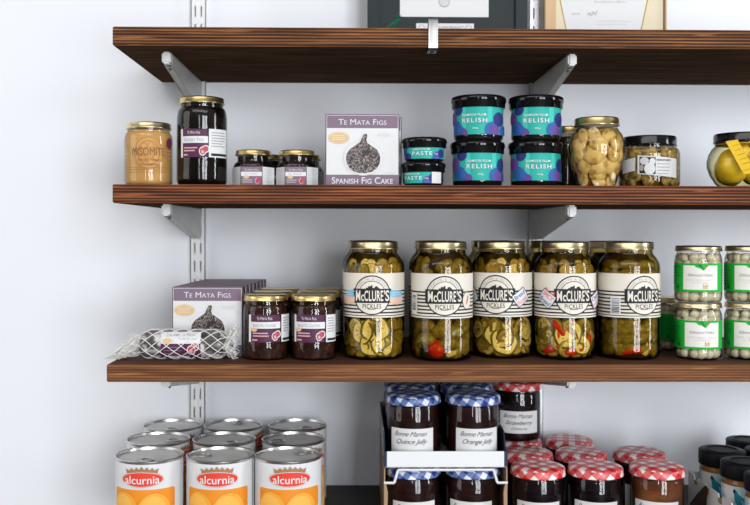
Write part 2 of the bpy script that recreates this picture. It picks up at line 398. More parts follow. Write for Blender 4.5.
# ------------------------------------------------------------------ the setting
b = MB(); b.box((-2.4,0,0),(3.2,.1,2.9),'wall'); tag(b.build('wall_back'), 'white painted wall behind the shelves', 'wall', kind='structure')
b = MB(); b.box((-2.4,-4.8,-.1),(3.2,.1,0),'floor'); tag(b.build('floor'), 'shop floor below the shelves', 'floor', kind='structure')

ZS1 = ZC+.2826; ZB1 = ZS1-.0265
ZS2 = ZC+.0629; ZB2 = ZS2-.0260
ZS3 = ZC-.1866; ZB3 = ZC-.2110
ZS4 = ZC-.4456
def shelf(z0, th, xl, xr, dfront, edge, label, under, top):
    b = MB(); y0 = Y(dfront); L = xr-xl; e = .0012; d = -y0
    # bevelled board: front and end edges show the plies
    t = bmesh.new(); bmesh.ops.create_cube(t, size=1)
    for v in t.verts: v.co = Vector(((v.co.x+.5)*L, (v.co.y+.5)*d, (v.co.z+.5)*th))
    bmesh.ops.bevel(t, geom=t.edges[:], offset=e, segments=2, affect='EDGES')
    t.faces.ensure_lookup_table(); k = [b.mi(edge), b.mi(under), b.mi(top)]
    t.verts.index_update()
    vs = [b.bm.verts.new(v.co) for v in t.verts]
    for f in t.faces:
        q = b.bm.faces.new([vs[v.index] for v in f.verts]); q.material_index = k[1] if f.normal.z < -.9 else k[2] if f.normal.z > .9 else k[0]
    t.free()
    o = b.build('wooden_shelf', loc=(xl, y0, z0)); return tag(o, label, 'shelf')
XR = .86
shelf(ZB1, .0265, X(112,1.3), XR, 1.300, 'ply_a', 'uppermost brown plywood shelf holding the picture frames', 'veneer', 'veneer')
shelf(ZB2, .0260, X(112.3,1.3), XR, 1.300, 'ply_b', 'brown plywood shelf with relish tubs and the fig cake box', 'veneer', 'veneer')
shelf(ZB3, ZS3-ZB3, X(107,1.292,365), XR, 1.290, 'ply_c', 'brown plywood shelf holding the tall pickle jars', 'veneer', 'veneer_warm')
shelf(ZS4-.03, .03, X(100,1.25), XR, 1.180, 'shelf_black', 'black-brown lowest shelf under cans and jam jars', 'shelf_black', 'shelf_black')

# slotted rails: a folded channel with pairs of real slots
def rail(xc, m, label):
    b = MB(); w = .0128; y1 = -.0125; z0, z1 = ZC-.52, ZC+.42; sx = .0052; sw = .0013; pitch = .0315; sl = .0186
    zs = []; z = z0+.006
    while z+sl < z1: zs.append((z, z+sl)); z += pitch
    xs = [-w, -sx-sw, -sx+sw, sx-sw, sx+sw, w]
    lev = [z0]+[q for p in zs for q in p]+[z1]
    vs = [(x, y1, zz) for zz in lev for x in xs]; fs = []
    for i in range(len(lev)-1):
        for j in range(5):
            if i % 2 == 1 and j in (1, 3): continue
            fs.append((i*6+j, i*6+j+1, (i+1)*6+j+1, (i+1)*6+j))
    b.raw(vs, fs, m)
    for s in (-1, 1): b.box((min(s*w, s*(w-.0012)), y1, z0), (max(s*w, s*(w-.0012)), -.0002, z1), m)
    return tag(b.build('slotted_rail', loc=(xc,0,0)), label, 'shelf rail')
XL_, XR_ = X(197.8,1.613), X(536.2,1.613)
rail(XL_, 'rail_white', 'white slotted wall rail, the one above the food cans')
rail(XR_, 'rail_grey', 'silver-grey slotted wall rail, the one beside the light wood certificate frame')
def bracket(xc, zb, tip, label):
    """folded steel bracket: two cheeks, a rounded tip"""
    t = thing('shelf_bracket', label, 'shelf bracket', (xc, -.0125, zb))
    b = MB(); L = .268; h0, h1 = .052, .0165; w = .0058
    prof = [(0,0),(-L+.008,0),(-L+.008,-h1+.002),(-L*.93,-h1-.0015),(-.020,-h0),(-.008,-h0-.001),(0,-h0+.004)]
    for sx in (-w, w-.0016):
        n = len(prof); vs = [(sx, y, z) for y, z in prof]+[(sx+.0016, y, z) for y, z in prof]
        b.raw(vs, [list(range(n)), [n+i for i in range(n)][::-1]]+[(i,(i+1)%n,n+(i+1)%n,n+i) for i in range(n)], 'bracket')
    b.box((-w,-L+.01,-.0014),(w,0,-.0002),'bracket')
    b.raw([(-w,-L*.93,-h1-.0015),(w,-L*.93,-h1-.0015),(w,-.020,-h0),(-w,-.020,-h0)],[(0,1,2,3)],'bracket')
    b.build('arm', t)
    b = MB(); b.box((-w-.0005,-L-.003,-h1-.0005),(w+.0005,-L+.018,-.0002),'bracket_tip',.0024); b.build('tip_cap', t)
    for yy, zz in ((-L+.028,-h1-.004),(-.055,-h0+.010)):
        b = MB(); tb = bmesh.new(); bmesh.ops.create_cone(tb, cap_ends=True, segments=12, radius1=.0022, radius2=.0022, depth=.003); b.take(tb, 'screw', Matrix.Translation((0,yy,zz))); b.build('screw', t)
    return t
zz = {'uppermost': ZB1, 'second': ZB2, 'third': ZB3}
bracket(XL_, ZB1, 0, 'left bracket under the uppermost shelf, above the tall black jar')
bracket(XR_, ZB1, 0, 'right bracket under the uppermost shelf, above the relish tubs')
bracket(XL_, ZB2, 0, 'left bracket under the second shelf, above the net-wrapped roll')
bracket(XR_, ZB2, 0, 'right bracket under the second shelf, above the tall pickle jars')
bracket(XL_, ZB3, 0, 'left bracket under the third shelf, above the food cans')
bracket(XR_, ZB3, 0, 'right bracket under the third shelf, above the red gingham jam jars')

# ------------------------------------------------------------------ on the uppermost shelf
d = 1.545
xa, xb = X(367,d), X(527,d); w = xb-xa; xc = (xa+xb)/2
t = thing('picture_frame', 'black picture frame with white mat leaning on the wall above the steel clip', 'picture frame', (xc, Y(d), ZS1))
hh = .26; fr = .022
b = MB(); outer = [(-w/2,0),(w/2,0),(w/2,hh),(-w/2,hh)]
b.box((-w/2,0,0),(w/2,.02,fr),'slate',.001); b.box((-w/2,0,hh-fr),(w/2,.02,hh),'slate',.001)
b.box((-w/2,0,fr),(-w/2+fr*.9,.02,hh-fr),'slate',.001); b.box((w/2-fr*.9,0,fr),(w/2,.02,hh-fr),'slate',.001)
b.build('frame', t)
b = MB(); b.box((-w/2+.01,.008,.01),(w/2-.01,.016,hh-.01),'slate'); b.build('backing_board', t)
s = Sheet(mapf=lambda u,v,h: (u,.0079-h,v), h0=.0006)
ua, ub = X(399.6,d)-xc, X(488.7,d)-xc; vb = Zp(15.5,d)-ZS1
s.rect(ua, ub, vb, hh-fr-.004, 'white'); s.ell((X(444,d)-xc), Zp(2,d)-ZS1+.003, .0095, .0095, 'grey'); s.ell((X(444,d)-xc), Zp(2,d)-ZS1+.0035, .0082, .0082, 'pale_grey')
s.build('mat', t)
s = Sheet(mapf=lambda u,v,h: (u,.0079-h,v), h0=.0006)
ua, ub = X(416,d)-xc, X(474,d)-xc; v0, v1 = Zp(40,d)-ZS1, Zp(22,d)-ZS1
s.rect(ua, ub, v0, v1, 'white'); s.text('BEST NEW PRODUCT', (ua+ub)/2+.006, v1-.0065, .0028, 'black', width=(ub-ua)*.50)
for uu in (ua+.009, ub-.009): s.ell(uu, v1-.0075, .0052, .0052, 'grey'); s.ell(uu, v1-.0075, .0043, .0043, 'white')
s.build('plaque', t)['label'] = 'small white plaque with a line of text'
b = MB()
for k in range(6):
    a = random.uniform(-.004,.004); b.tube([(X(399,d)-xc+a*2, .0066, Zp(12+k,d)-ZS1), (X(398.5,d)-xc+a, .0062, Zp(18,d)-ZS1), (X(394,d)-xc+a*2-.002*k, .0064, Zp(27,d)-ZS1)], .0006, 'frame_green', 5)
b.build('ribbon', t)['label'] = 'thin green ribbon at the corner of the mat'
d = 1.575
xa, xb = X(544.5,d), X(666.5,d); w = xb-xa; xc = (xa+xb)/2
t = thing('certificate', 'cream certificate in a light wood frame standing right of the black picture frame', 'certificate', (xc, Y(d), ZS1))
hh = .22
b = MB(); b.box((-w/2,0,0),(-w/2+.019,.014,hh),'pale_wood',.001); b.box((-w/2,0,hh-.019),(w/2,.014,hh),'pale_wood',.001); b.box((-w/2,0,0),(w/2,.014,.014),'pale_wood',.001); b.box((w/2-.0025,0,.01),(w/2,.014,hh-.01),'pale_wood',.0005); b.build('frame', t)
s = Sheet(mapf=lambda u,v,h: (u,.006-h,v), h0=.0)
U = lambda p: X(p,d)-xc
V = lambda p: Zp(p,d)-ZS1
s.rect(-w/2+.01, w/2-.005, .01, hh-.012, 'parchment')
e = .0015
oc = [(U(567),V(28)),(U(641),V(28)),(U(648),V(-6)),(U(648),hh-.03),(U(560),hh-.03),(U(560),V(-6))]
s.poly([(U(566.2),V(29)),(U(642),V(29)),(U(649.3),V(-6)),(U(649.3),hh-.028),(U(558.7),hh-.028),(U(558.7),V(-6))], 'dkyellow'); s.poly(oc, 'white')
s.text('Accreditation Officer', U(610), V(-.5), .0032, 'grey', width=.055)
s.text('signed', U(576), V(11.5), .003, 'grey', width=.014); s.lines(U(597), U(632), V(19), 2, .0055, 'pale_grey', .0012, .3)
s.build('paper', t)
b = MB(); pts = [(U(588)+k*.0022, .0045, V(13)+.004*math.sin(k*1.9)+k*.0006) for k in range(9)]; b.tube(pts, .0004, 'grey', 4); b.build('signature', t)
# steel clip on the front edge
t = thing('steel_clip', 'bent steel clip hooked over the front edge of the uppermost shelf', 'clip', (X(432.8,1.297), Y(1.2985), ZB1))
b = MB(); wv = .0066; th = .0012; zt = Zp(18.6,1.297)-ZB1; zb_ = -.0016
for prof in ([(-th,zb_),(0,zb_),(0,zt-.001),(-th,zt-.001)], [(-th,zt-th),(-th,zt),(.004,zt),(.024,zt-.012),(.032,.0267),(.032,.0267+.0012),(.025,zt-.0105+th),(.004,zt+th*.2),(-th,zt+.0002)], ):
    pass
strip = [(-.0008,zb_),(-.0008,zt-.002),(.0006,zt),(.004,zt),(.013,zt-.004),(.022,.0278)]
low = [(-.0008,zb_),(.0012,zb_-.0012),(.018,zb_-.001),(.034,zb_-.0006)]
def ribbon(b, prof, wv, th, m):
    n = len(prof); vs = []; fs = []
    for i, (y, z) in enumerate(prof):
        p0 = Vector(prof[max(i-1,0)]); p1 = Vector(prof[min(i+1,n-1)]); tdir = (p1-p0).normalized(); nn = Vector((-tdir.y, tdir.x))*th/2
        for sx in (-wv, wv):
            for q in (-1, 1): vs.append((sx, y+nn.x*q, z+nn.y*q))
    for i in range(n-1):
        a, c = i*4, (i+1)*4; fs += [(a,c,c+2,a+2),(a+1,a+3,c+3,c+1),(a,a+1,c+1,c),(a+2,c+2,c+3,a+3)]
    fs += [(0,2,3,1),((n-1)*4,(n-1)*4+1,(n-1)*4+3,(n-1)*4+2)]
    b.raw(vs, fs, m)
ribbon(b, strip, wv, th, 'steel'); ribbon(b, low, wv*.95, th, 'steel'); b.build('hook', t, sharp=60)
for yy in (.014,.024):
    b = MB(); tb = bmesh.new(); bmesh.ops.create_cone(tb, cap_ends=True, segments=14, radius1=.0028, radius2=.0028, depth=.0006); b.take(tb, 'screw', Matrix.Translation((0,yy,zb_-.0019))); b.build('hole_disc', t)  # flat discs, dark colour standing in for the shade inside the lip's holes

# ------------------------------------------------------------------ second shelf
PXM = lambda d: d/F                     # metres per pixel at distance d
# tan spread jar
d = 1.36; x = X(148.5,d)
t = thing('spread_jar', 'squat glass jar of tan spread, the first jar on the second shelf', 'jar', (x, Y(d), ZS2), facing(x,d))
p = profile_jar(.0342, .0835, .0305, .077, .006, .010)
b = MB(); b.lathe(p, 'glass', 48); b.build('glass', t)
b = MB(); b.lathe(shrink(p,.0012,.0795), 'misomite', 40); b.build('spread', t)
lid(t, .0328, .0820, .0092, 'gold_pale')
s = Sheet(.0342)
s.ell(0,.046,.0215,.0235,'ring_brown'); s.ell(0,.046,.0195,.0215,M['misomite']); s.ell(0,.046,.0165,.0185,'ring_brown'); s.ell(0,.046,.0145,.0165,M['misomite'])
for aa in (.4,1.3,2.2,3.0,3.9,4.9,5.8): s.ell(.011*math.cos(aa),.046+.012*math.sin(aa),.0048,.0048,'ring_brown',16); s.ell(.011*math.cos(aa),.046+.012*math.sin(aa),.0034,.0034,M['misomite'],16)
s.text('MISOMITE', 0, .0480, .0115, 'brownink', width=.0450, bold=.0)
s.text('white miso & peanut', 0, .0365, .003, 'brownink', width=.030); s.text('natural spread', 0, .030, .003, 'brownink', width=.024)
s.lines(-.036,.036,.0255,3,.0035,'brownink',.0004,0)
s.lines(.028,.042,.060,5,.005,'tan',.0008,.4); s.lines(-.042,-.028,.060,5,.005,'tan',.0008,.4)
s.ell(.031,.061,.0055,.0075,'maroon')
s.build('label', t)

def te_mata_label(R, v0, v1, title, small, bar=(1,), sc=1.0, name='label', parent=None, span=(-.5,.5), bar_u=None, pale=False):
    """plum panel with white title band, fig emblem, barcode panel at the right"""
    s = Sheet(R); H = v1-v0; u0, u1 = span; W = u1-u0
    base = 'plum_pale' if pale else 'plum' 
    if bar_u: s.rect(u0-.004, u0, v0, v1, 'white', False)
    s.rect(u0, u1, v0, v1, base)
    if pale: pass
    s.rect(u0-.0005, u1+.0005, v0+H*.50, v0+H*.74, 'white')
    s.text('Te Mata Figs', u0+W*.47, v0+H*.87, H*.11, 'white', width=W*.50, small=True)
    s.text(title, u0+W*.46, v0+H*.62, H*.12, 'grey', width=W*.78, bold=.008, small=True)
    s.lines(u0+W*.08, u0+W*.62, v0+H*.33, 2, H*.10, 'fig_pink', H*.045, .2); s.rect(u0+W*.06, u0+W*.24, v0+H*.06, v0+H*.11, 'fig_pink')
    fu, fv = u0+W*.81, v0+H*.21; H_ = H; H = H*.80
    s.ell(fu, fv, H*.155, H*.20, 'white', 20); s.ell(fu+H*.14, fv+H*.10, H*.155, H*.17, 'white', 20); s.ell(fu+H*.13, fv+H*.10, H*.12, H*.13, 'fig_red', 18)
    s.ell(fu, fv-.0001, H*.12, H*.155, 'fig_red', 18); s.ell(fu, fv-H*.03, H*.06, H*.08, 'fig_pink', 14)
    s.poly([(fu-H*.03,fv+H*.13),(fu+H*.03,fv+H*.13),(fu+H*.02,fv+H*.24),(fu-H*.01,fv+H*.24)], 'fig_pink')
    H = H_
    if bar_u:
        a, c = bar_u; s.rect(a, c, v0-H*.0, v1, 'white'); s.lines(a+(c-a)*.12, c-(c-a)*.12, v1-H*.13, 6, H*.095, 'grey', H*.035, .35)
        s.rect(a+(c-a)*.1, c-(c-a)*.05, v0+H*.05, v0+H*.14, 'black')
    return s
# tall dark dessert fig jar
x = X(201.8,d); R = .0362
t = thing('dessert_fig_jar', 'tall black jar of dessert figs with a maroon label and gold lid', 'jar', (x, Y(d), ZS2), facing(x,d))
p = profile_jar(R, .119, .0305, .1135, .008, .018)
b = MB(); b.lathe(p, 'glass_dark', 48); b.build('glass', t)
b = MB(); b.lathe(shrink(p,.0013,.1185), 'dessert', 40); b.build('figs_in_syrup', t)
lid(t, .0322, .1190, .0095, 'gold')
v0, v1 = .0400, .0805
s = te_mata_label(R, v0, v1, 'Dessert Figs', '', span=(-.0300,.0080), bar_u=(.0092,.042)); s.build('label', t)
# hexagonal jars
def hexlabel(sh, hz0, hz1): pass
def hexagon_jar(label, px, d, a):
    x = X(px,d); S = .0305; t = thing('hexagonal_jar', label, 'jar', (x, Y(d), ZS2), facing(x,d,a), 'hexagonal fig jars')
    ap = S*.866
    def ring(sc, z): return [(S*sc*math.sin(PI/6+k*PI/3), -S*sc*math.cos(PI/6+k*PI/3), z) for k in range(6)]
    for nm, sc, mt in (('glass',1,'glass_dark'),('fig_paste',.955,'dessert')):
        b = MB(); lv = [(.88*sc,.0005),(1*sc,.004),(1*sc,.0285),(.93*sc,.0335),(.80*sc,.0365)]
        if nm != 'glass': lv = [(q, max(z,.002)) for q, z in lv]
        vs = [v for q, z in lv for v in ring(q, z)]; n = 6
        fs = [list(range(6))[::-1]]+[(i*6+k, i*6+(k+1)%6, (i+1)*6+(k+1)%6, (i+1)*6+k) for i in range(len(lv)-1) for k in range(6)]+[[(len(lv)-1)*6+k for k in range(6)]]
        tb = bmesh.new(); vv = [tb.verts.new(v) for v in vs]; [tb.faces.new([vv[i] for i in f]) for f in fs]
        vert_e = [e for e in tb.edges if abs(e.verts[0].co.z-e.verts[1].co.z) > .002]
        bmesh.ops.bevel(tb, geom=vert_e, offset=.0028, segments=3, affect='EDGES'); b.take(tb, mt)
        if nm == 'glass': b.lathe([(.0232,.0355),(.0232,.0440)], mt, 36)
        else: b.lathe([(.022,.036),(.022,.0425)], mt, 36)
        b.build(nm, t)
    lid(t, .0262, .0445, .0078, 'gold')
    mb = MB()
    for k in (-1,0,1):
        A = k*PI/3
        def mf(u, v, h, A=A):
            xx, yy = u, -(ap+h); return (xx*math.cos(A)-yy*math.sin(A), xx*math.sin(A)+yy*math.cos(A), v)
        s = Sheet(mapf=mf, mb=mb); hw = S/2-.0004; v0, v1 = .0015, .0275
        if k == 0:
            s.rect(-hw, hw, v0, v1, 'plum_pale'); s.rect(-hw, hw, v0+.0125, v0+.0185, 'white'); s.text('Te Mata Figs', 0, v1-.0045, .0028, 'white', width=.020, small=True)
            s.text('Fig Paste', -.001, v0+.0155, .0026, 'grey', width=.018, small=True); s.ell(-.0075, v0+.011, .0042, .0024, 'tan', 16)
            s.lines(-.013, .003, v0+.0068, 2, .003, 'white', .0007); s.ell(.008, v0+.0055, .0034, .0046, 'fig_pink', 16); s.ell(.0105, v0+.0078, .003, .0036, 'fig_red', 16); s.ell(.008, v0+.0052, .0022, .003, 'fig_red', 14)
        else:
            s.rect(-hw, hw, v0, v1, 'white'); s.lines(-hw*.8, hw*.8, v1-.003, 7, .003, 'pale_grey', .0008, .4)
    mb.build('label', t, normals=False)
    return t
hexagon_jar('hexagonal fig jar with gold lid, front row, beside the tall black jar', 253.2, 1.36, -.10)
hexagon_jar('hexagonal fig jar with gold lid, front row, beside the fig cake box', 297.0, 1.36, -.08)
hexagon_jar('hexagonal fig jar mostly hidden in the gap behind the two front hexagonal jars', 265.5, 1.44, .1)
hexagon_jar('hexagonal fig jar mostly hidden between the front hexagonal jars and the fig cake box', 304.0, 1.44, .1)

# fig cake boxes (second and third shelves)
def fig_cake_box(label, xl, dfront, z, w=.1055, h=.104, dep=.028, cake=True, rz=0, group=None, name='fig_cake_box'):
    t = thing(name, label, 'box', (xl+w/2, Y(dfront), z), rz, group)
    b = MB(); b.box((-w/2,0,0),(w/2,dep,h),'plum_pale',.0006)
    b.build('carton', t)
    mb = MB(); s = Sheet(mapf=lambda u,v,h_: (u,-h_,v), mb=mb)
    s.rect(-w/2+.001, w/2-.001, .0165, h-.0205, 'paper')
    s.rect(-w/2+.0012, w/2-.0012, h-.0026, h-.0019, 'pale_grey', False); s.rect(-w/2+.0012, -w/2+.0019, h-.0205, h-.002, 'pale_grey', False); s.rect(w/2-.0019, w/2-.0012, h-.0205, h-.002, 'pale_grey')
    s.text('Te Mata Figs', 0, h-.0115, .0082, 'white', width=.069, small=True)
    if cake: s.text('Spanish Fig Cake', 0, .0082, .0092, 'white', width=.088, bold=.012, small=True)
    s.ell(-.034, h-.0345, .0155, .0088, 'tan'); s.ell(-.034, h-.0345, .0146, .0079, M['cream'], lift=True); s.ell(-.034, h-.0345, .0140, .0073, 'tan'); s.lines(-.044,-.024,h-.031,3,.003,'cream',.0008,.1)
    s.text('FIGS', .031, h-.030, .0052, 'pale_grey', width=.017, rot=.05)
    # ring and fig
    cx, cz = .001, .0405
    s.ell(cx+.0005, cz+.0005, .0288, .0258, 'pale_grey', 40); s.ell(cx+.0005, cz+.0005, .0281, .0251, 'paper', 40)
    pts = []
    for i in range(48):
        a = 2*PI*i/48; r = .0245; xx = r*math.sin(a); zz_ = -r*.88*math.cos(a); pts.append((cx+xx, cz+zz_))
    prof = [(-.0245,.000),(-.0235,-.008),(-.0195,-.0152),(-.0125,-.0200),(-.004,-.0218),(.005,-.0218),(.0135,-.0195),(.020,-.0148),(.0238,-.008),(.0248,0),(.0235,.0065),(.0195,.0125),(.0125,.0175),(.0062,.0215),(.0045,.0262),(.0062,.0318),(.0050,.0348),(.0012,.0345),(-.0012,.0300),(-.0032,.0252),(-.0062,.0215),(-.0130,.0170),(-.0195,.0122),(-.0235,.0062)]
    s.poly([(cx+a*1.04, cz+c*1.03) for a, c in prof], 'white'); s.poly([(cx+a, cz+c) for a, c in prof], M['fig_print'])
    s.rect(w/2-.020, w/2-.006, .0185, .0192, 'pale_grey')
    for side in (-1,1):
        s2 = Sheet(mapf=lambda u,v,h_,sd=side: (sd*(w/2+h_), u, v), mb=mb); s2.rect(.0008, dep-.0008, .001, h-.0008, 'black'); s2.rect(.0105, dep-.0105, .012, h-.010, 'pale_grey'); s2.rect(.0015, .0035, .002, h-.002, 'paper')
    mb.build('print', t, normals=False)
    return t
g = 'fig cake boxes on the second shelf'
fig_cake_box('white and mauve fig cake box facing front between the hexagonal jars and paste tubs', X(325.5,1.338), 1.338, ZS2)
fig_cake_box('fig cake box almost hidden behind the mauve and white one on the second shelf', X(325.5,1.338)+.005, 1.370, ZS2)

# relish and paste tubs
def tub(label, px, d, z, R, H, lidR, lidh, word, a, group, name, mirror=False, whiteband=False):
    x = X(px,d); t = thing(name, label, 'jar', (x, Y(d), z), facing(x,d,a), group)
    top = H-lidh; ft = .006
    p = [(R-.007,0),(R-.003,.0012),(R-.0008,.004),(R,.0075),(R,top-.003),(R-.001,top),(R-.002,top+.004)]
    b = MB(); b.lathe(p, 'glass_dark', 48); b.build('glass', t)
    b = MB(); b.lathe(shrink(p,.0012,top-.0005), 'relish', 40); b.build('relish', t)
    b = MB(); L = lidR
    b.lathe([(L-.004,top-.0012),(L-.0022,top-.0016),(L-.0012,top-.0005),(L-.0012,top+lidh*.35),(L,top+lidh*.42),(L,H-.0055),(L-.0012,H-.0035),(L-.004,H-.0022),(L-.0065,H-.002),(L-.007,H-.0045),(.0001,H-.0045)], 'black_gloss', 52)
    b.build('lid', t, sharp=55)
    v0, v1 = (.0085, top-.0012) if word == 'RELISH' else (.004, top-.001)
    s = Sheet(R); Hh = v1-v0; W = R*2.7
    s.rect(-W/2, W/2, v0, v1, 'teal'); rnd = random.Random(3 if word == 'RELISH' else 5)
    sg = -1 if mirror else 1
    def clip(u, v, r, m):
        pts = [(u+r*math.cos(2*PI*i/28), min(v1, max(v0, v+r*.95*math.sin(2*PI*i/28)))) for i in range(28)]; s.poly(pts, m)
    if word == 'RELISH':
        for q in (-1,1): s.rect(q*W*.20-.004,q*W*.20+.004,v0,v1,'teal_light')
        clip(-.030, v0+Hh*.92, .009,'navy'); clip(-.034, v0+Hh*.25, .011,'blue'); clip(-.020, v0+Hh*.06, .0075,'violet'); clip(.024*1, v0+Hh*.16, .0125,'blue'); clip(.028, v0+Hh*.16, .0085,'violet')
        clip(.036, v0+Hh*.55, .011,'navy'); clip(-.043, v0+Hh*.6,.010,'violet'); clip(.048,v0+Hh*.1,.010,'blue'); clip(-.026, v0+Hh*.2, .0065,'blue')
        s.text('DAMSON PLUM', -.0035, v0+Hh*.70, .0032, 'white', width=.0335, bold=.012, spacing=1.1); s.text('RELISH', -.0030, v0+Hh*.50, .0058, 'white', width=.0355, bold=.012, spacing=1.25); s.text('200g', -.0015, v0+Hh*.22, .0022, 'white', width=.008)
    else:
        clip(-.028, v0+Hh*.1, .0075,'navy'); clip(.019, v0+Hh*.22, .0075,'violet'); clip(.0265, v0+Hh*.45, .007,'navy'); clip(-.037, v0+Hh*.8, .008,'blue'); clip(.016, v0+Hh*.05, .0055,'blue')
        s.text('DAMSON PLUM', -.006, v0+Hh*.80, .0024, 'white', width=.025, bold=.012, spacing=1.1); s.text('PASTE', -.004, v0+Hh*.45, .0050, 'white', width=.0285, bold=.012, spacing=1.25); s.text('120g', .0165, v0+Hh*.42, .0018, 'white', width=.006)
        s.rect(.024 if whiteband else .036, .041, v0, v1, 'paper'); s.lines(.025 if whiteband else .037, .0405, v1-.003, 4, .003, 'pale_grey', .0006)
    s.build('label', t)
    return t
gr = 'damson plum relish tubs'; gp = 'damson plum paste tubs'
d = 1.36; H = .0680
tub('teal relish tub, lower tub of the stack nearest the paste tubs', 477.2, d, ZS2, .0362, H, .0402, .0185, 'RELISH', .16, gr, 'relish_tub')
tub('teal relish tub on top of the stack nearest the paste tubs', 478.2, d, ZS2+H-.0022, .0362, H, .0402, .0185, 'RELISH', -.08, gr, 'relish_tub')
tub('teal relish tub, lower tub of the stack nearest the round mushroom jar', 535.2, d, ZS2, .0362, H, .0400, .0185, 'RELISH', .22, gr, 'relish_tub')
tub('teal relish tub on top of the stack nearest the round mushroom jar', 535.6, d, ZS2+H-.0022, .0362, H, .0402, .0185, 'RELISH', .10, gr, 'relish_tub')
d = 1.35; H = .0372
tub('small teal paste tub, the lower of the two beside the fig cake box', 423.2, d, ZS2, .0290, H, .0326, .0155, 'PASTE', -.42, gp, 'paste_tub', whiteband=True)
tub('small teal paste tub, the upper of the two beside the fig cake box', 424.2, d, ZS2+H-.0022, .0290, H, .0330, .0155, 'PASTE', .02, gp, 'paste_tub')

def lump_mesh(seed, r, flat, m):
    b = MB(); tb = bmesh.new(); bmesh.ops.create_icosphere(tb, subdivisions=3, radius=1)
    for v in tb.verts:
        n_ = noise.noise(v.co*1.1+Vector((seed*3.1,seed,0)))*.17 + noise.noise(v.co*3.0+Vector((0,seed*2.2,5)))*.04
        v.co = Vector((v.co.x*r*(1+n_), v.co.y*r*flat*(1+n_), v.co.z*r*.92*(1+n_)))
    b.take(tb, m); me_o = b.build('lump'); me = me_o.data; bpy.data.objects.remove(me_o); return me
def child(me, name, parent, loc, rot):
    o = bpy.data.objects.new(name, me); COL.objects.link(o); o.parent = parent; o.location = loc; o.rotation_euler = rot; return o
rad_at = lambda prof, z: next((prof[i][0]+(prof[i+1][0]-prof[i][0])*(z-prof[i][1])/max(1e-6,prof[i+1][1]-prof[i][1]) for i in range(len(prof)-1) if prof[i][1] <= z <= prof[i+1][1]), prof[-1][0])

# round mushroom jar
d = 1.345; x = X(596.5,d)
t = thing('mushroom_jar', 'round-bellied glass jar of pale marinated mushrooms with gold lid', 'jar', (x, Y(d), ZS2), facing(x,d))
p = [(.0235,0),(.0262,.0015),(.0275,.005),(.0310,.015),(.0362,.030),(.0400,.044),(.0415,.054),(.0402,.066),(.0365,.075),(.0315,.0815),(.0295,.0845),(.0295,.0935)]
b = MB(); b.lathe(p, 'glass', 52); b.build('glass', t)
b = MB(); b.lathe(shrink(p,.0009,.0835), 'liquid_oil', 48); b.build('oil', t)
b = MB(); b.lathe(shrink([(r*.78,z) for r,z in p],.001,.080), 'oil', 40); b.build('mushroom_mass', t)
lid(t, .0322, .0880, .0118, 'gold')
lm = [lump_mesh(k, 1, .44, 'mushroom') for k in range(5)]
rn = random.Random(12); cnt = 0
for z in (.0075,.019,.032,.046,.060,.072):
    Rz = rad_at(p, z); n = 5 if z > .02 else 4
    for k in range(n):
        a = (k+.5+rn.uniform(-.25,.25)+(.5 if int(z*1000)%2 else 0))/n*PI*1.3-PI*.65
        r = rn.uniform(.0120,.0182)*(1 if z > .015 else .70)*(1 if z < .065 else .8); rr = Rz-.0018-r*.55
        o = child(lm[rn.randrange(5)], 'mushroom', t, (rr*math.sin(a),-rr*math.cos(a),z+rn.uniform(-.002,.002)), (rn.uniform(-.3,.3), rn.uniform(-1.5,1.5), a+rn.uniform(-.25,.25))); o.scale = (r,r,r)
# wide low jar with label
d = 1.405; x = X(649,d)
t = thing('wide_preserve_jar', 'wide low jar of preserves with black lid and white pictured label', 'jar', (x, Y(d), ZS2), facing(x,d))
R = .0450; p = profile_jar(R, .068, .0400, .061, .009, .012)
b = MB(); b.lathe(p, 'glass', 52); b.build('glass', t)
b = MB(); b.lathe(shrink(p,.0009,.0600), 'liquid_oil', 48); b.build('oil', t)
b = MB(); b.lathe(shrink([(r*.80,z) for r,z in p],.001,.056), 'brine', 40); b.build('preserve_mass', t)
b = MB(); L = .0408; z0 = .0640; b.lathe([(L-.003,z0),(L-.0005,z0+.0003),(L,z0+.0015),(L-.0006,z0+.003),(L-.0006,z0+.0125),(L-.002,z0+.0148),(L-.005,z0+.0152),(L-.007,z0+.0145),(.0001,z0+.0145)], 'black_tin', 52); b.build('lid', t, sharp=50)
lm2 = [lump_mesh(10+k, 1, .55, 'champignon') for k in range(4)]
for z in (.010,.022,.035,.048,.0555):
    Rz = rad_at(p, z)
    for k in range(7):
        a = (k+.5+rn.uniform(-.3,.3))/7*PI*1.3-PI*.65; r = rn.uniform(.0100,.0140)*(1 if .012 < z < .054 else .66); rr = Rz-.002-r*.6
        o = child(lm2[rn.randrange(4)], 'mushroom', t, (rr*math.sin(a),-rr*math.cos(a),z), (rn.uniform(-.3,.3), rn.uniform(-1.5,1.5), a)); o.scale = (r,r,r)
s = Sheet(R); v0, v1 = .0180, .0485
u0, u1 = -.0168, .046; tl = .0030
s.poly([(u0,v0+tl),(u1,v0-tl),(u1,v1-tl*1.6),(u0,v1)], 'paper'); s.poly([(u0+.003,v0+tl+.001),(.009,v0+tl*.4+.001),(.009,v1-.0035),(u0+.003,v1-.0022)], 'black')
s.ell(-.0068, v1-.0085, .0065, .0055, 'pale_grey', 20); s.ell(.0045, v1-.0095, .0042, .0050, 'white', 20); s.ell(.0008, v0+.0105, .0078, .0088, 'white', 22); s.ell(-.0105, v0+.012, .0028, .005, 'grey', 14)
s.text('PRESERVED GARLIC', .0215, v1-.0075, .0028, 'black', width=.022, bold=.01)
s.lines(.011, .033, v1-.013, 4, .0048, 'grey', .0011, .25)
s.poly([(-.044,.022),(-.0205,.0258),(-.0195,.0455),(-.044,.0415)], 'paper'); s.lines(-.040,-.024,.040,5,.0032,'pale_grey',.0006,.3)
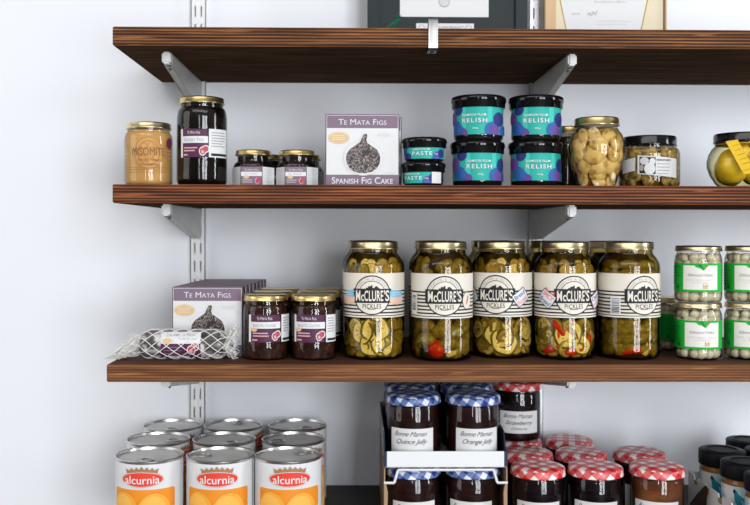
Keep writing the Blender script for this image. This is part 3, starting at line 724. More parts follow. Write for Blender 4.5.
s.build('label', t)
# yellow lemon jar
d = 1.36; x = X(743.5,d)
t = thing('lemon_jar', 'ball-shaped jar of whole yellow lemons with a yellow paper tag', 'jar', (x, Y(d), ZS2), facing(x,d))
p = [(.0300,0),(.0350,.0015),(.0400,.0065),(.0470,.0175),(.0515,.030),(.0520,.038),(.0495,.049),(.0450,.0575),(.0405,.0620),(.0390,.0640),(.0390,.0700)]
b = MB(); b.lathe(p, 'glass', 56); b.build('glass', t)
b = MB(); b.lathe(shrink(p,.0009,.0640), 'liquid_lemon', 48); b.build('brine', t)
b = MB(); L = .0430; z0 = .0655; b.lathe([(L-.003,z0),(L-.0005,z0+.0003),(L,z0+.0015),(L-.0006,z0+.003),(L-.0006,z0+.0115),(L-.002,z0+.0138),(L-.005,z0+.0142),(L-.007,z0+.0135),(.0001,z0+.0135)], 'black_tin', 52); b.build('lid', t, sharp=50)
def lemon_mesh(seed):
    b = MB(); tb = bmesh.new(); bmesh.ops.create_uvsphere(tb, u_segments=28, v_segments=18, radius=1)
    for v in tb.verts:
        q = v.co; n_ = noise.noise(q*1.5+Vector((seed,0,0)))*.08; crease = -.05*math.exp(-((math.atan2(q.y,q.x)+PI/2)/.13)**2)
        v.co = q*(1+n_+crease); v.co.z *= 1.12
    b.take(tb, 'lemon'); o = b.build('lemon'); me = o.data; bpy.data.objects.remove(o); return me
lme = [lemon_mesh(1), lemon_mesh(4)]
for a, rr, z, r in ((-.70,.0246,.0290,.0238),(.95,.0250,.0265,.0228),(2.45,.0245,.0270,.0225),(-2.2,.0245,.0262,.0220),(-.1,.0130,.0520,.0100)):
    o = child(lme[0 if r > .02 else 1], 'lemon', t, (rr*math.sin(a),-rr*math.cos(a),z+.0015), (.1,.25,a)); o.scale = (r,r*.95,r)
    if r > .02: o.scale.x = r*1.04
b = MB()   # hanging paper tag, two folded leaves
def slab(b, pts, th, m, nrm): 
    n = len(pts); nv = Vector(nrm).normalized()*th; vs = [Vector(q) for q in pts]+[Vector(q)+nv for q in pts]
    b.raw(vs, [list(range(n)),[n+i for i in range(n)][::-1]]+[(i,(i+1)%n,n+(i+1)%n,n+i) for i in range(n)], m)
q = PXM(d)
def tagp(px, py, y): return ((px-743.5)*q, y, (186.7-py)*q*.99)
slab(b, [tagp(727,141.5,-.0440),tagp(738,140,-.0440),tagp(752,168,-.0570),tagp(742,171.5,-.0570)], .0006, 'yellow', (0,-1,.2))
slab(b, [tagp(729,143.5,-.0425),tagp(733,142,-.0425),tagp(752,173.5,-.0555),tagp(744,175,-.0555)], .0006, 'yellow', (0,-1,.2))
for k in range(5):
    a0 = tagp(733.0+k*2.4,146.5+k*4.6,-.0468-.0022*k); a1 = tagp(739.5+k*2.4,144.6+k*4.6,-.0468-.0022*k)
    b.tube([a0,a1], .0004, 'dkyellow', 4)
b.build('paper_tag', t)['label'] = 'yellow folded paper tag hung round the neck'
b = MB(); b.lathe([(.0394,.0628),(.0402,.0632),(.0402,.0644),(.0394,.0648)], 'dkyellow', 40); b.build('string', t)
# dark jar behind
d = 1.455; x = X(567,d)
t = thing('dark_preserve_jar', 'dark jar in shade between the relish tubs and the round mushroom jar', 'jar', (x, Y(d), ZS2))
p = profile_jar(.034, .090, .0285, .083, .006, .014)
b = MB(); b.lathe(p, 'glass_dark', 40); b.build('glass', t)
b = MB(); b.lathe(shrink(p,.0013,.082), 'brine_dark', 36); b.build('preserve', t)
lid(t, .0305, .0870, .0115, 'gold')

# ------------------------------------------------------------------ third shelf: pickle jars
JR = .0448
JP = [(.0375,0),(.0410,.0012),(.0436,.0045),(.0447,.0095),(JR,.0145),(JR,.1310),(.0443,.1365),(.0425,.1415),(.0395,.1465),(.0365,.1500),(.0345,.1525),(.0340,.1550),(.0340,.1660)]
def slice_mesh(seed, r, th, flesh):
    b = MB(); rn = random.Random(seed); seg = 26; rings = [0,.45,.86,.97,1.0]
    wob = [1+.05*math.sin(2*PI*i/seg*2+seed)+.03*math.sin(2*PI*i/seg*5+seed*2) for i in range(seg)]
    def grid(side):
        vs = []; fs = []
        prof = [(.001,th*.42),(.40,th*.40),(.55,th*.5),(.86,th*.5),(.95,th*.40),(1.0,0)]
        for i in range(seg):
            a = 2*PI*i/seg
            for q, zz_ in prof: vs.append((r*q*wob[i]*math.cos(a), side*zz_ + .0008*math.sin(a*2+seed)*q, r*q*wob[i]*math.sin(a)))
        n = len(prof)
        for i in range(seg):
            j = (i+1)%seg
            for k in range(n-1): fs.append((i*n+k, j*n+k, j*n+k+1, i*n+k+1))
        return vs, fs, n
    for side in (1,-1):
        vs, fs, n = grid(side); 
        b.raw(vs, [f for i,f in enumerate(fs) if i%(n-1) < n-3], flesh); b.raw(vs, [f for i,f in enumerate(fs) if i%(n-1) >= n-3], 'rind')
    bmesh.ops.remove_doubles(b.bm, verts=b.bm.verts[:], dist=1e-5)
    if True:                       # ring of seed chambers standing slightly proud
        for sd in (1,-1):
            for k in range(9):
                a = 2*PI*k/9+.3*seed; cx, cz = r*.48*math.cos(a), r*.48*math.sin(a); vv = []; 
                tb = bmesh.new(); bmesh.ops.create_icosphere(tb, subdivisions=1, radius=1); mt = Matrix.Translation((cx, sd*th*.46, cz)) @ Matrix.Rotation(-a,4,'Y') @ Matrix.Diagonal((r*.14, th*.12, r*.055, 1)); b.take(tb, 'rind' if seed%3 == 0 else 'flesh', mt)
    o = b.build('slice', normals=True); me = o.data; bpy.data.objects.remove(o); return me
SL = [slice_mesh(k, 1, .22, 'flesh_pale' if k%2 else 'flesh') for k in range(6)]
def gherkin_mesh(seed):
    b = MB(); tb = bmesh.new(); bmesh.ops.create_uvsphere(tb, u_segments=20, v_segments=18, radius=1)
    for v in tb.verts:
        q = v.co.copy(); n_ = noise.noise(Vector((q.x*3,q.y*3,q.z*5))+Vector((seed*2,0,0)))*.10
        v.co = Vector((q.x*(1+n_), q.y*(1+n_), math.copysign(abs(q.z)**.85, q.z)*2.5)); v.co.x += .18*(v.co.z/2.5)**2
    b.take(tb, 'gherkin'); o = b.build('gherkin'); me = o.data; bpy.data.objects.remove(o); return me
GH = [gherkin_mesh(k) for k in range(3)]
def ring_mesh():
    b = MB(); n = 24; pts = [(math.cos(2*PI*i/n)*.82, 0, math.sin(2*PI*i/n)*.82*(1+.06*math.sin(3*2*PI*i/n))) for i in range(n+1)]; b.tube(pts, .2, 'jalap', 8, cap=False)
    for k in range(5):
        a = 2*PI*k/5; tb = bmesh.new(); bmesh.ops.create_icosphere(tb, subdivisions=1, radius=1); b.take(tb, 'flesh_pale', Matrix.Translation((.3*math.cos(a),0,.3*math.sin(a))) @ Matrix.Diagonal((.22,.12,.18,1)))
    o = b.build('ring'); me = o.data; bpy.data.objects.remove(o); return me
RG = ring_mesh()
def pepper_mesh():
    b = MB(); tb = bmesh.new(); bmesh.ops.create_uvsphere(tb, u_segments=22, v_segments=14, radius=1)
    for v in tb.verts: v.co *= 1+.07*noise.noise(v.co*1.7)
    b.take(tb, 'pepper_red'); o = b.build('pepper'); me = o.data; bpy.data.objects.remove(o); return me
PP = pepper_mesh()
def garlic_mesh():
    b = MB(); b.lathe([(.001,-1),(.45,-.85),(.68,-.45),(.66,0),(.42,.5),(.18,.95),(.03,1.15)], 'garlic', 16); o = b.build('clove'); me = o.data; bpy.data.objects.remove(o); return me
GC = garlic_mesh()

def mcclure_label(t, variant):
    s = Sheet(JR, step=6); v0, v1 = .0615, .1250; W = .128
    s.rect(-W, W, v0, v1, 'cream')
    for k in range(7):
        v = .0985-.0050*k
        s.rect(-W, W, v-.0011, v+.0011, 'black', False)
    s.rect(-W, W, v0+.0022, v0+.0034, 'black', False); s.lift()
    if variant == 'cream_left':
        s.rect(-.072, -.0, .0890, .0995, 'cream')
    def badge(u0):
        cv = .0936
        s.ell(u0, cv, .0276, .0284, 'black', 56); s.ell(u0, cv, .0258, .0266, 'cream', 52); s.ell(u0, cv, .0200, .0206, 'black', 44); s.ell(u0, cv, .0191, .0197, 'cream', 44)
        # skyline
        hb = [(-.0115,.006),(-.0115,.0085),(-.0085,.0085),(-.0085,.0108),(-.0055,.0108),(-.0055,.0128),(-.0015,.0128),(-.0015,.0142),(.0008,.0142),(.0008,.0105),(.0038,.0105),(.0038,.0120),(.0068,.0132),(.0095,.0105),(.0122,.0085),(.0122,.006)]
        s.poly([(u0+a, cv+c) for a,c in hb], 'black')
        s.rect(u0-.0282, u0+.0282, cv-.0112, cv+.0092, 'black')
        for tx, uu, cap_, wd in (('M',-.0203,.0142,.0072),('c',-.0133,.0128,.0046),('CLURE',.0026,.0142,.0268),("'",.0178,.0142,.0013),('S',.0220,.0142,.0062)):
            s.text(tx, u0+uu, cv-.0008-(.0008 if tx == 'c' else 0), cap_, 'cream', width=wd, bold=.018, spacing=1.06, lift=False)
        s.lift()
        s.rect(u0-.0190, u0+.0190, cv-.0190, cv-.0112, 'cream'); s.text('PICKLES', u0, cv-.0157, .0062, 'black', width=.0262, bold=.010, spacing=1.1)
        arc = 'BROOKLYN & DETROIT'
        for i, ch in enumerate(arc):
            if ch == ' ': continue
            a = PI-.30-(PI-.60)*i/(len(arc)-1); s.text(ch, u0+.0228*math.cos(a), cv+.0234*math.sin(a), .0030, 'grey', rot=a-PI/2, lift=False)
        s.lift()
    def stick(u, v, ang, lines_, horns=None, back='white'):
        c, q = math.cos(ang), math.sin(ang); K = 1.22; P = lambda a, b_: (u+K*(a*c-b_*q), v+K*(a*q+b_*c))
        s.poly([P(-.0096,-.0086),(P(.0096,-.0086)),P(.0108,0),P(.0096,.0086),P(-.0096,.0086),P(-.0104,0)], 'black'); s.poly([P(-.0088,-.0078),P(.0088,-.0078),P(.0099,0),P(.0088,.0078),P(-.0088,.0078),P(-.0095,0)], back)
        for i, (tx, mt) in enumerate(lines_):
            uu, vv = P(0, .0036-.0072*i); s.text(tx, uu, vv, .0060, mt, width=.0195, bold=.012, rot=ang, shear=.15)
        if horns:
            for sgn in (-1,1):
                a, b_ = P(sgn*.0052,.0086); s.poly([(a-.0016,b_-.0005),(a+.0016,b_-.0005),(a+sgn*.0022,b_+.0062)], horns)
    if variant == 'banner':
        badge(0)
        for sg in (-1,1):
            u = sg*.038; s.poly([(u-.0125,.0900),(u+.0125,.0900),(u+sg*.0115,.0985),(u-sg*.0090,.1010),(u-.0125*sg,.0985)], 'sky'); s.poly([(u-.0125,.0835),(u,.0790),(u+.0125,.0835),(u+.0125,.0905),(u-.0125,.0905)], 'salmon'); s.lines(u-.009,u+.009,.0965,2,.003,'white',.0008,.2)
    elif variant == 'chili':
        badge(.001)
        s.ell(.036,.0865,.0088,.0125,'black',28); s.ell(.036,.0865,.0082,.0118,'cream',28); s.poly([(.0330,.0795),(.0352,.0815),(.0378,.0865),(.0388,.0930),(.0368,.0942),(.0358,.0890),(.0345,.0845)],'brand_red'); s.text('HOT', .036, .0985, .0036, 'grey', width=.010)
        s.rect(-.055,-.041,.0665,.0975,'cream'); s.barcode(-.0535,-.0425,.070,.096)
    elif variant == 'butter':
        badge(0)
        stick(.0375,.0895,.62,[('Bread','blue'),('Butter','rose')]); stick(-.0425,.0895,.5,[('Sweet','rose'),('Hot','sky')])
    elif variant == 'spicy':
        badge(0)
        stick(-.0395,.0885,-.62,[('SPICY','brand_red'),('Bread','blue')], 'brand_red'); s.text('a', -.046,.107,.003,'pale_grey',rot=.4); s.text('b', -.034,.109,.003,'pale_grey',rot=-.4)
        stick(.040,.0870,.5,[('Chips','violet'),('Hot','rose')])
    else:
        badge(.0)
        s.barcode(-.0485,-.0335,.0655,.0915)
    s.build('label', t)
def pickle_jar(label, px, d, a, variant, contents):
    x = X(px,d); t = thing('pickle_jar', label, 'jar', (x, Y(d), ZS3), facing(x,d,a), 'tall pickle jars in the front row')
    b = MB(); b.lathe(JP, 'glass', 64); b.build('glass', t)
    b = MB(); b.lathe(shrink(JP,.0010,.1585), 'liquid_dark' if contents in ('whole','spears') else 'liquid', 56); b.build('brine', t)
    b = MB(); b.lathe(shrink([(r*.74,z) for r,z in JP],.0005,.152), 'brine_dark', 48); b.build('pickle_mass', t)
    lid(t, .0362, .1588, .0115, 'gold_pale', seg=52)
    mcclure_label(t, variant)
    base = -a       # keep the contents facing the shop
    rn = random.Random(variant)
    def put(me, name, ang, rr, z, r, rot=None, sc=None):
        ang += base
        o = child(me, name, t, (rr*math.sin(ang), -rr*math.cos(ang), z), (0,0,0)); e = rot or (rn.uniform(-.35,.35), rn.uniform(0,6.28), rn.uniform(-.3,.3))
        o.rotation_euler = (Matrix.Rotation(ang+e[2],3,'Z') @ Matrix.Rotation(e[0],3,'X') @ Matrix.Rotation(e[1],3,'Y')).to_euler(); o.scale = sc or (r,r,r); return o
    lim = .0432
    if contents in ('chips','chips2','mixed'):
        for z, rs, n in ((.0165,(.012,.0145),9),(.030,(.013,.017),8),(.046,(.013,.0165),8),(.128,(.0095,.0125),9),(.1385,(.007,.009),9)):
            for k in range(n):
                ang = ((k+.5+rn.uniform(-.3,.3))/n-.5)*PI*1.35; r = rn.uniform(*rs); R_ = rad_at(JP, min(z+r*.6,.15))-.0016
                rr = math.sqrt(max(1e-6, R_*R_-r*r))-.0028
                put(SL[rn.choice((0,2,4,0,2,4,3))], 'pickle_slice', ang, rr-.0012, max(z+rn.uniform(-.002,.002), r*.95+.002), r)
    if contents == 'chips':
        for ang, z, r in ((.06,.044,.0205),(-.42,.040,.0175),(-.05,.0235,.0190),(.30,.021,.0165)): put(SL[1], 'pickle_slice', ang, math.sqrt(.0438**2-r*r)-.0012, max(z,r+.001), r, (-.12,ang*3,0))
    if contents == 'chips2':
        for ang, z, r in ((-.10,.0345,.0218),(.10,.0255,.0205),(.98,.0395,.0150),(-1.0,.041,.0145)): put(SL[3], 'pickle_slice', ang, math.sqrt(.0438**2-r*r)-.0012, max(z,r+.001), r, (-.10,ang*3,0))
    if contents == 'mixed':
        for ang, z, r in ((.12,.038,.0215),(.62,.022,.0150)): put(SL[5], 'pickle_slice', ang, math.sqrt(.0438**2-r*r)-.0012, z, r, (-.08,ang*3,0))
        for ang, z, r in ((-.62,.036,.0125),(-.95,.020,.0115),(.95,.046,.010)): put(RG, 'jalapeno_ring', ang, .0385, z, r, (0,0,0))
        for ang, z, rot in ((-.28,.033,.2),(-.22,.046,-.7),(-.5,.0155,1.2),(1.0,.025,.3),(.35,.013,1.4)): put(PP, 'red_pepper', ang, .0390, z, .006, (0,rot,0), (.0058,.0036,.0135))
    if contents in ('whole','spears'):
        zs = ((.016,1.3),(.034,1.1),(.050,1.4),(.122,1.45),(.137,1.5)) 
        for i, (z, tilt) in enumerate(zs):
            for k in range(5):
                ang = ((k+.5+rn.uniform(-.2,.2))/5-.5)*PI*1.3
                if contents == 'whole' and z < .04 and -.75 < ang < .75: continue
                r = rn.uniform(.0088,.0112) if z < .13 else .0075
                put(GH[rn.randrange(3)], 'gherkin', ang, .0425-r*1.05-(0 if z < .13 else .0035), z, r, (0, tilt+rn.uniform(-.3,.3) if contents == 'spears' else tilt*rn.uniform(.2,1.1), 0), (r*.95,r*.85,r*(.72 if contents == 'whole' else .85)))
    if contents == 'whole':
        put(PP, 'red_pepper', -.22, .0296, .0172, .0138, (0,0,0), (.0142,.0135,.0136)); put(GC, 'garlic_clove', .38, .0375, .0115, .008, (0,1.2,0), (.0065,.0055,.0095)); put(GC, 'garlic_clove', .60, .036, .010, .007, (0,2.0,0), (.006,.005,.008))
        for ang, z, r in ((-.05,.0440,.0105),(.52,.0415,.0125),(-.75,.030,.0120),(.95,.024,.011),(.25,.026,.0105)): put(GH[1], 'gherkin', ang, .0322, z, r, (.2,1.3,0), (r,r,r*.55))
    if contents == 'spears':
        for ang, z, rot in ((.02,.0135,1.3),(.25,.0145,1.7)): put(PP, 'red_pepper', ang, .0365, z, .006, (0,rot,0), (.0055,.0050,.0115))
        put(GC, 'garlic_clove', .68, .0370, .0150, .008, (0,.3,0), (.0085,.0062,.0095))
        for z, ang in ((.030,-.15),(.043,.1)): put(GH[0], 'gherkin', ang, .0335, z, .009, (0,1.45,0), (.0085,.0080,.0105))
    return t
J = [pickle_jar('tall jar of pickle chips nearest the fig chutney jars, blue banners on its label', 374.0, 1.370, -.06, 'banner', 'chips'),
     pickle_jar('tall jar of whole pickles with a big red pepper low inside', 442.0, 1.356, .07, 'chili', 'whole'),
     pickle_jar('middle tall jar in the row of five, pickle chips under a blue-pink sticker', 501.8, 1.385, -.19, 'butter', 'chips2'),
     pickle_jar('tall jar of pickle chips and red peppers with a red horned sticker', 565.0, 1.370, .29, 'spicy', 'mixed'),
     pickle_jar('tall jar of dark pickle spears with a barcode, nearest the green-labelled onion jars', 629.0, 1.370, .50, 'barcode', 'spears')]
bl = ['tall pickle jar behind the blue-banner pickle jar', 'tall pickle jar behind the pickle jar with the big red pepper', 'tall pickle jar behind the middle one of the five tall jars',
      'tall pickle jar behind the pickle jar with the horned red sticker', 'tall pickle jar behind the barcoded jar of pickle spears']
for k, j in enumerate(J):
    yy = j.location.y+.100; c = copy_tree(j, (j.location.x+(-.003,.002,.002,.001,.001)[k], yy, ZS3), j.rotation_euler.z+.3, bl[k], 'tall pickle jars in the back row', skip=('pickle_slice','gherkin','red_pepper','garlic_clove','jalapeno_ring'))

# fig chutney jars
def chutney_jar(label, px, d, a, group):
    x = X(px,d); t = thing('fig_chutney_jar', label, 'jar', (x, Y(d), ZS3), facing(x,d,a), group)
    R = .0325; p = profile_jar(R, .084, .0290, .079, .005, .012)
    b = MB(); b.lathe(p, 'glass_dark', 48); b.build('glass', t)
    b = MB(); b.lathe(shrink(p,.0012,.0835), 'chutney', 40); b.build('chutney', t)
    lid(t, .0322, .0842, .0088, 'gold')
    s = te_mata_label(R, .0265, .0655, 'Spiced Fig Chutney', '', span=(-.0225,.0215), bar_u=(.0230,.0440)); s.ell(-.0165, .0445, .0048, .0029, 'tan', 18); s.build('label', t)
    return t
ca = chutney_jar('fig chutney jar with gold lid, front one of the column nearest the fig boxes', 266.0, 1.356, .0, 'fig chutney jars')
cb = chutney_jar('fig chutney jar with gold lid, front one of the column nearest the tall pickle jars', 313.8, 1.356, -.16, 'fig chutney jars')
for src, nm in ((ca,'nearest the fig boxes'),(cb,'nearest the tall pickle jars')):
    for k, w_ in ((1,'second'),(2,'third')):
        copy_tree(src, (src.location.x+.004*k, src.location.y+.0685*k, ZS3), src.rotation_euler.z+.2*k, '%s fig chutney jar back in the column %s' % (w_, nm), 'fig chutney jars')

# fig boxes in a row
ords = ['front box of the row, showing the white fig panel','second','third','fourth','fifth','sixth','seventh']
xf = X(172.6,1.375)
for k in range(7):
    lb = 'white fig box heading the row behind the net-wrapped roll' if k == 0 else '%s fig box back in the row behind the net-wrapped roll' % ords[k]
    fig_cake_box(lb, xf+.0022*k, 1.375+.0320*k, ZS3, .1030, .1020, .0300, True, random.uniform(-.012,.012), 'fig boxes in a row on the third shelf', 'fig_box')

# net wrapped roll
d = 1.348; xa, xb = X(141,d), X(227,d); L = xb-xa; R = .0205
t = thing('net_wrapped_roll', 'fig roll wrapped in white net lying at the end of the third shelf', 'fig roll', ((xa+xb)/2, Y(d), ZS3))
RZ = Matrix.Rotation(PI/2,4,'Y')
b = MB(); prof = [(.004,-L/2),(.012,-L/2+.0006),(R-.004,-L/2+.003),(R-.001,-L/2+.007),(R,-L/2+.012),(R,L/2-.012),(R-.001,L/2-.007),(R-.004,L/2-.003),(.012,L/2-.0006),(.004,L/2)]
b.lathe(prof, 'foil', 40)
for v in b.bm.verts: v.co = Vector((v.co.z, v.co.x, v.co.y+R+.0005))
b.build('roll', t)
u0, u1 = X(164,d)-(xa+xb)/2, X(203,d)-(xa+xb)/2
def mf(u, v, h):                          # v is arc length round the roll, 0 at the front
    a = v/R; return (u, -(R+h)*math.cos(a), R+.0005+(R+h)*math.sin(a))
s = Sheet(R, mapf=mf, step=200)
def srect(u0,u1,v0,v1,m,lift=True):
    n = 10
    for i in range(n): s.rect(u0,u1,v0+(v1-v0)*i/n,v0+(v1-v0)*(i+1)/n,m,False)
    if lift: s.lift()
srect(u0,u1,-.026,.003,'plum'); srect(u0,u1,.003,.023,'white'); srect(u0,u1,.023,.030,'plum_pale'); srect(u0+.010,u0+.040,-.026,-.016,'pale_grey')
um = (u0+u1)/2
s.text('Salami di Fichi', um, .0165, .0050, 'grey', width=.043, bold=.01, small=True); s.text('Fig & Walnut', um+.010, .0100, .0032, 'grey', width=.026, small=True)
s.ell(u0+.009,.0065,.0065,.0042,'tan',20); s.lines(u0+.004,u0+.032,-.002,3,.0045,'plum_pale',.0013,.3)
s.ell(u1-.013,-.006,.0062,.0068,'white',20); s.ell(u1-.0075,-.001,.0062,.0058,'white',20); s.ell(u1-.0075,-.001,.0048,.0045,'fig_red',18); s.ell(u1-.013,-.006,.0048,.0054,'fig_red',18); s.ell(u1-.013,-.007,.0022,.0028,'fig_pink',14)
s.build('label', t)
# net: two families of helical cords, gathered and flaring at the ends
b = MB(); NL, NR = L/2+.036, L/2+.020
def net_pt(u, v):
    if abs(u) <= L/2:
        e = min(1, (L/2-abs(u))/.012); r = (R+.0011) if e >= 1 else .0055+(R-.0050)*math.sqrt(max(0,1-(1-e)**2))
        r = max(r, .0135 + .008*e)*1.0; r = min(r, R+.0012); cz = R+.0005; cy = 0
        x = u
    elif u < 0:
        q = (-u-L/2)/.036; r = .0135+.006*math.sin(q*PI*.9)+.0025*math.sin(v*3+u*300)*q; cz = R*(1-q)+.0095*q; cy = 0.004*q; r = min(r, .0175)
        return (u, cy-r*1.0*math.cos(v), max(.0010, cz+r*math.sin(v)*(1-.62*q)))
    else:
        q = (u-L/2)/.020; r = .0135+.0095*math.sin(min(1,q)*PI*.6)+.002*math.sin(v*4+u*500); cz = R+.0005+.004*q
        return (u-.004*q*q, -r*math.cos(v), max(.0010, cz+r*math.sin(v)*1.05))
    return (x, cy-r*math.cos(v), max(.0008, cz+r*math.sin(v)))
n = 8
for sg in (-1,1):
    for k in range(n):
        pts = []; m_ = 46
        for i in range(m_+1):
            u = -NL+(NL+NR)*i/m_; pts.append(net_pt(u, 2*PI*k/n+sg*u*38))
        b.tube(pts, .00085, 'net', 5, flat=.7)
# loose gathered strands at both ends
rn = random.Random(4)
for k in range(80):
    y = rn.uniform(-.022,.014); x0 = -L/2-rn.uniform(-.006,.014); pts = []; ph = rn.uniform(0,6)
    hh = rn.uniform(.004,.034)
    for i in range(9):
        q = i/8; pts.append((x0-q*rn.uniform(.026,.036)*1.05, y+.006*math.sin(q*7+ph), max(.0009, hh*(1-q)**1.2+.004*abs(math.sin(q*9+ph))*(1-q*.6)+.0009)))
    b.tube(pts, .00050, 'net', 4, flat=.7)
for k in range(46):
    y = rn.uniform(-.018,.014); ph = rn.uniform(0,6); pts = []; hh = rn.uniform(.002,.047)
    for i in range(8):
        q = i/7; pts.append((L/2-.004+q*rn.uniform(.014,.020), y+.004*math.sin(q*6+ph), max(.0009, (.02+(hh-.02)*q)+.004*math.sin(q*8+ph))))
    b.tube(pts, .00055, 'net', 4, flat=.7)
b.build('net', t)['label'] = 'white net wrap gathered at both ends'

# pearl onion jars
OR = .0335; OP = [(.0275,0),(.0305,.001),(.0325,.0040),(.0334,.0085),(OR,.012),(OR,.060),(.0330,.0645),(.0318,.0685),(.0305,.0710),(.0302,.0725),(.0302,.0800)]
tb = bmesh.new(); bmesh.ops.create_uvsphere(tb, u_segments=16, v_segments=12, radius=1)
for v in tb.verts: v.co.z *= 1.0+.12*(v.co.z > .8); v.co *= 1+.04*noise.noise(v.co*1.4)
b = MB(); b.take(tb, 'onion'); o = b.build('pearl'); OM = o.data; bpy.data.objects.remove(o)
def onion_jar(label, px, d, z, a, seed):
    x = X(px,d); t = thing('onion_jar', label, 'jar', (x, Y(d), z), facing(x,d,a), 'green-labelled pearl onion jars')
    b = MB(); b.lathe(OP, 'glass', 52); b.build('glass', t)
    b = MB(); b.lathe(shrink(OP,.0009,.0705), 'liquid_clear', 48); b.build('brine', t)
    b = MB(); b.lathe(shrink([(r*.70,zz_) for r,zz_ in OP],.0005,.068), 'onion_brine', 36); b.build('onion_mass', t)
    lid(t, .0332, .0745, .0080, 'gold_pale')
    rn = random.Random(seed)
    for zz_, n in ((.0095,9),(.0245,9),(.040,9),(.0545,9),(.0655,9)):
        for k in range(n):
            ang = ((k+.5+rn.uniform(-.25,.25)+(.5 if n and int(zz_*1e4)%2 else 0))/n-.5)*PI*1.4-a; r = rn.uniform(.0072,.0086)*(1 if zz_ < .06 else .82)
            rr = rad_at(OP, min(zz_+.002,.07))-.0015-r
            o = child(OM, 'pearl_onion', t, (rr*math.sin(ang),-rr*math.cos(ang),zz_), (rn.uniform(-1,1),rn.uniform(-1,1),0)); o.scale = (r,r,r)
    s = Sheet(OR); v0, v1 = .0165, .0575; W = .0560
    s.rect(-W, .0425, v0, v1, 'green')
    s.rect(-.0205, .0300, v0+.0032, v1-.0030, 'ivory')
    s.poly([(-.006,v1),(.020,v1),(.0145,v1-.0035),(.0085,v1-.0105),(.0035,v1-.0070),(-.002,v1-.0055)], 'green'); s.poly([(.0005,v1-.0012),(.0045,v1-.0012),(.0090,v1-.0085),(.0065,v1-.0078)], 'green_dark'); s.poly([(.0098,v1-.0085),(.0135,v1-.0012),(.0155,v1-.0012),(.0140,v1-.0040)], 'brownink')
    s.text('Edmond Fallot', .0045, v0+.0245, .0042, 'grey', width=.036, shear=.45, spacing=.95)
    s.text('petits oignons blancs', .0045, v0+.0175, .0022, 'pale_grey', width=.040); s.text('au vinaigre', .0045, v0+.0138, .0022, 'pale_grey', width=.024)
    s.poly([(.0075,v0+.0045),(.0145,v0+.0045),(.0135,v0+.0085),(.0085,v0+.0085)], 'tan')
    for dx, dv in ((-.001,.0125),(.0015,.0105),(.004,.0130),(.0062,.0108)): s.poly([(.0085+dx*.8,v0+.008),(.0095+dx*.8,v0+.008),(.0092+dx,v0+dv)], 'olive', False)
    s.lift()
    s.lines(-.052,-.0235,v1-.006,7,.0040,'green_dark',.0009,.3); s.ell(-.030,v0+.0065,.0030,.0030,'green_dark',16)
    s.build('label', t)
    return t
d = 1.3575; H = .0822
onion_jar('pearl onion jar, lower jar of the stack nearest the pickle jars', 698.3, d, ZS3, .05, 1)
onion_jar('pearl onion jar on top of the stack nearest the pickle jars', 698.3, d, ZS3+H, -.03, 2)
onion_jar('pearl onion jar, lower jar of the outer stack cut by the picture edge', 748.5, d, ZS3, .02, 3)
onion_jar('pearl onion jar on top of the outer stack cut by the picture edge', 748.5, d, ZS3+H, .03, 4)
o1 = onion_jar('pearl onion jar in shade behind the stack nearest the pickle jars', 679.5, 1.455, ZS3, .4, 5)

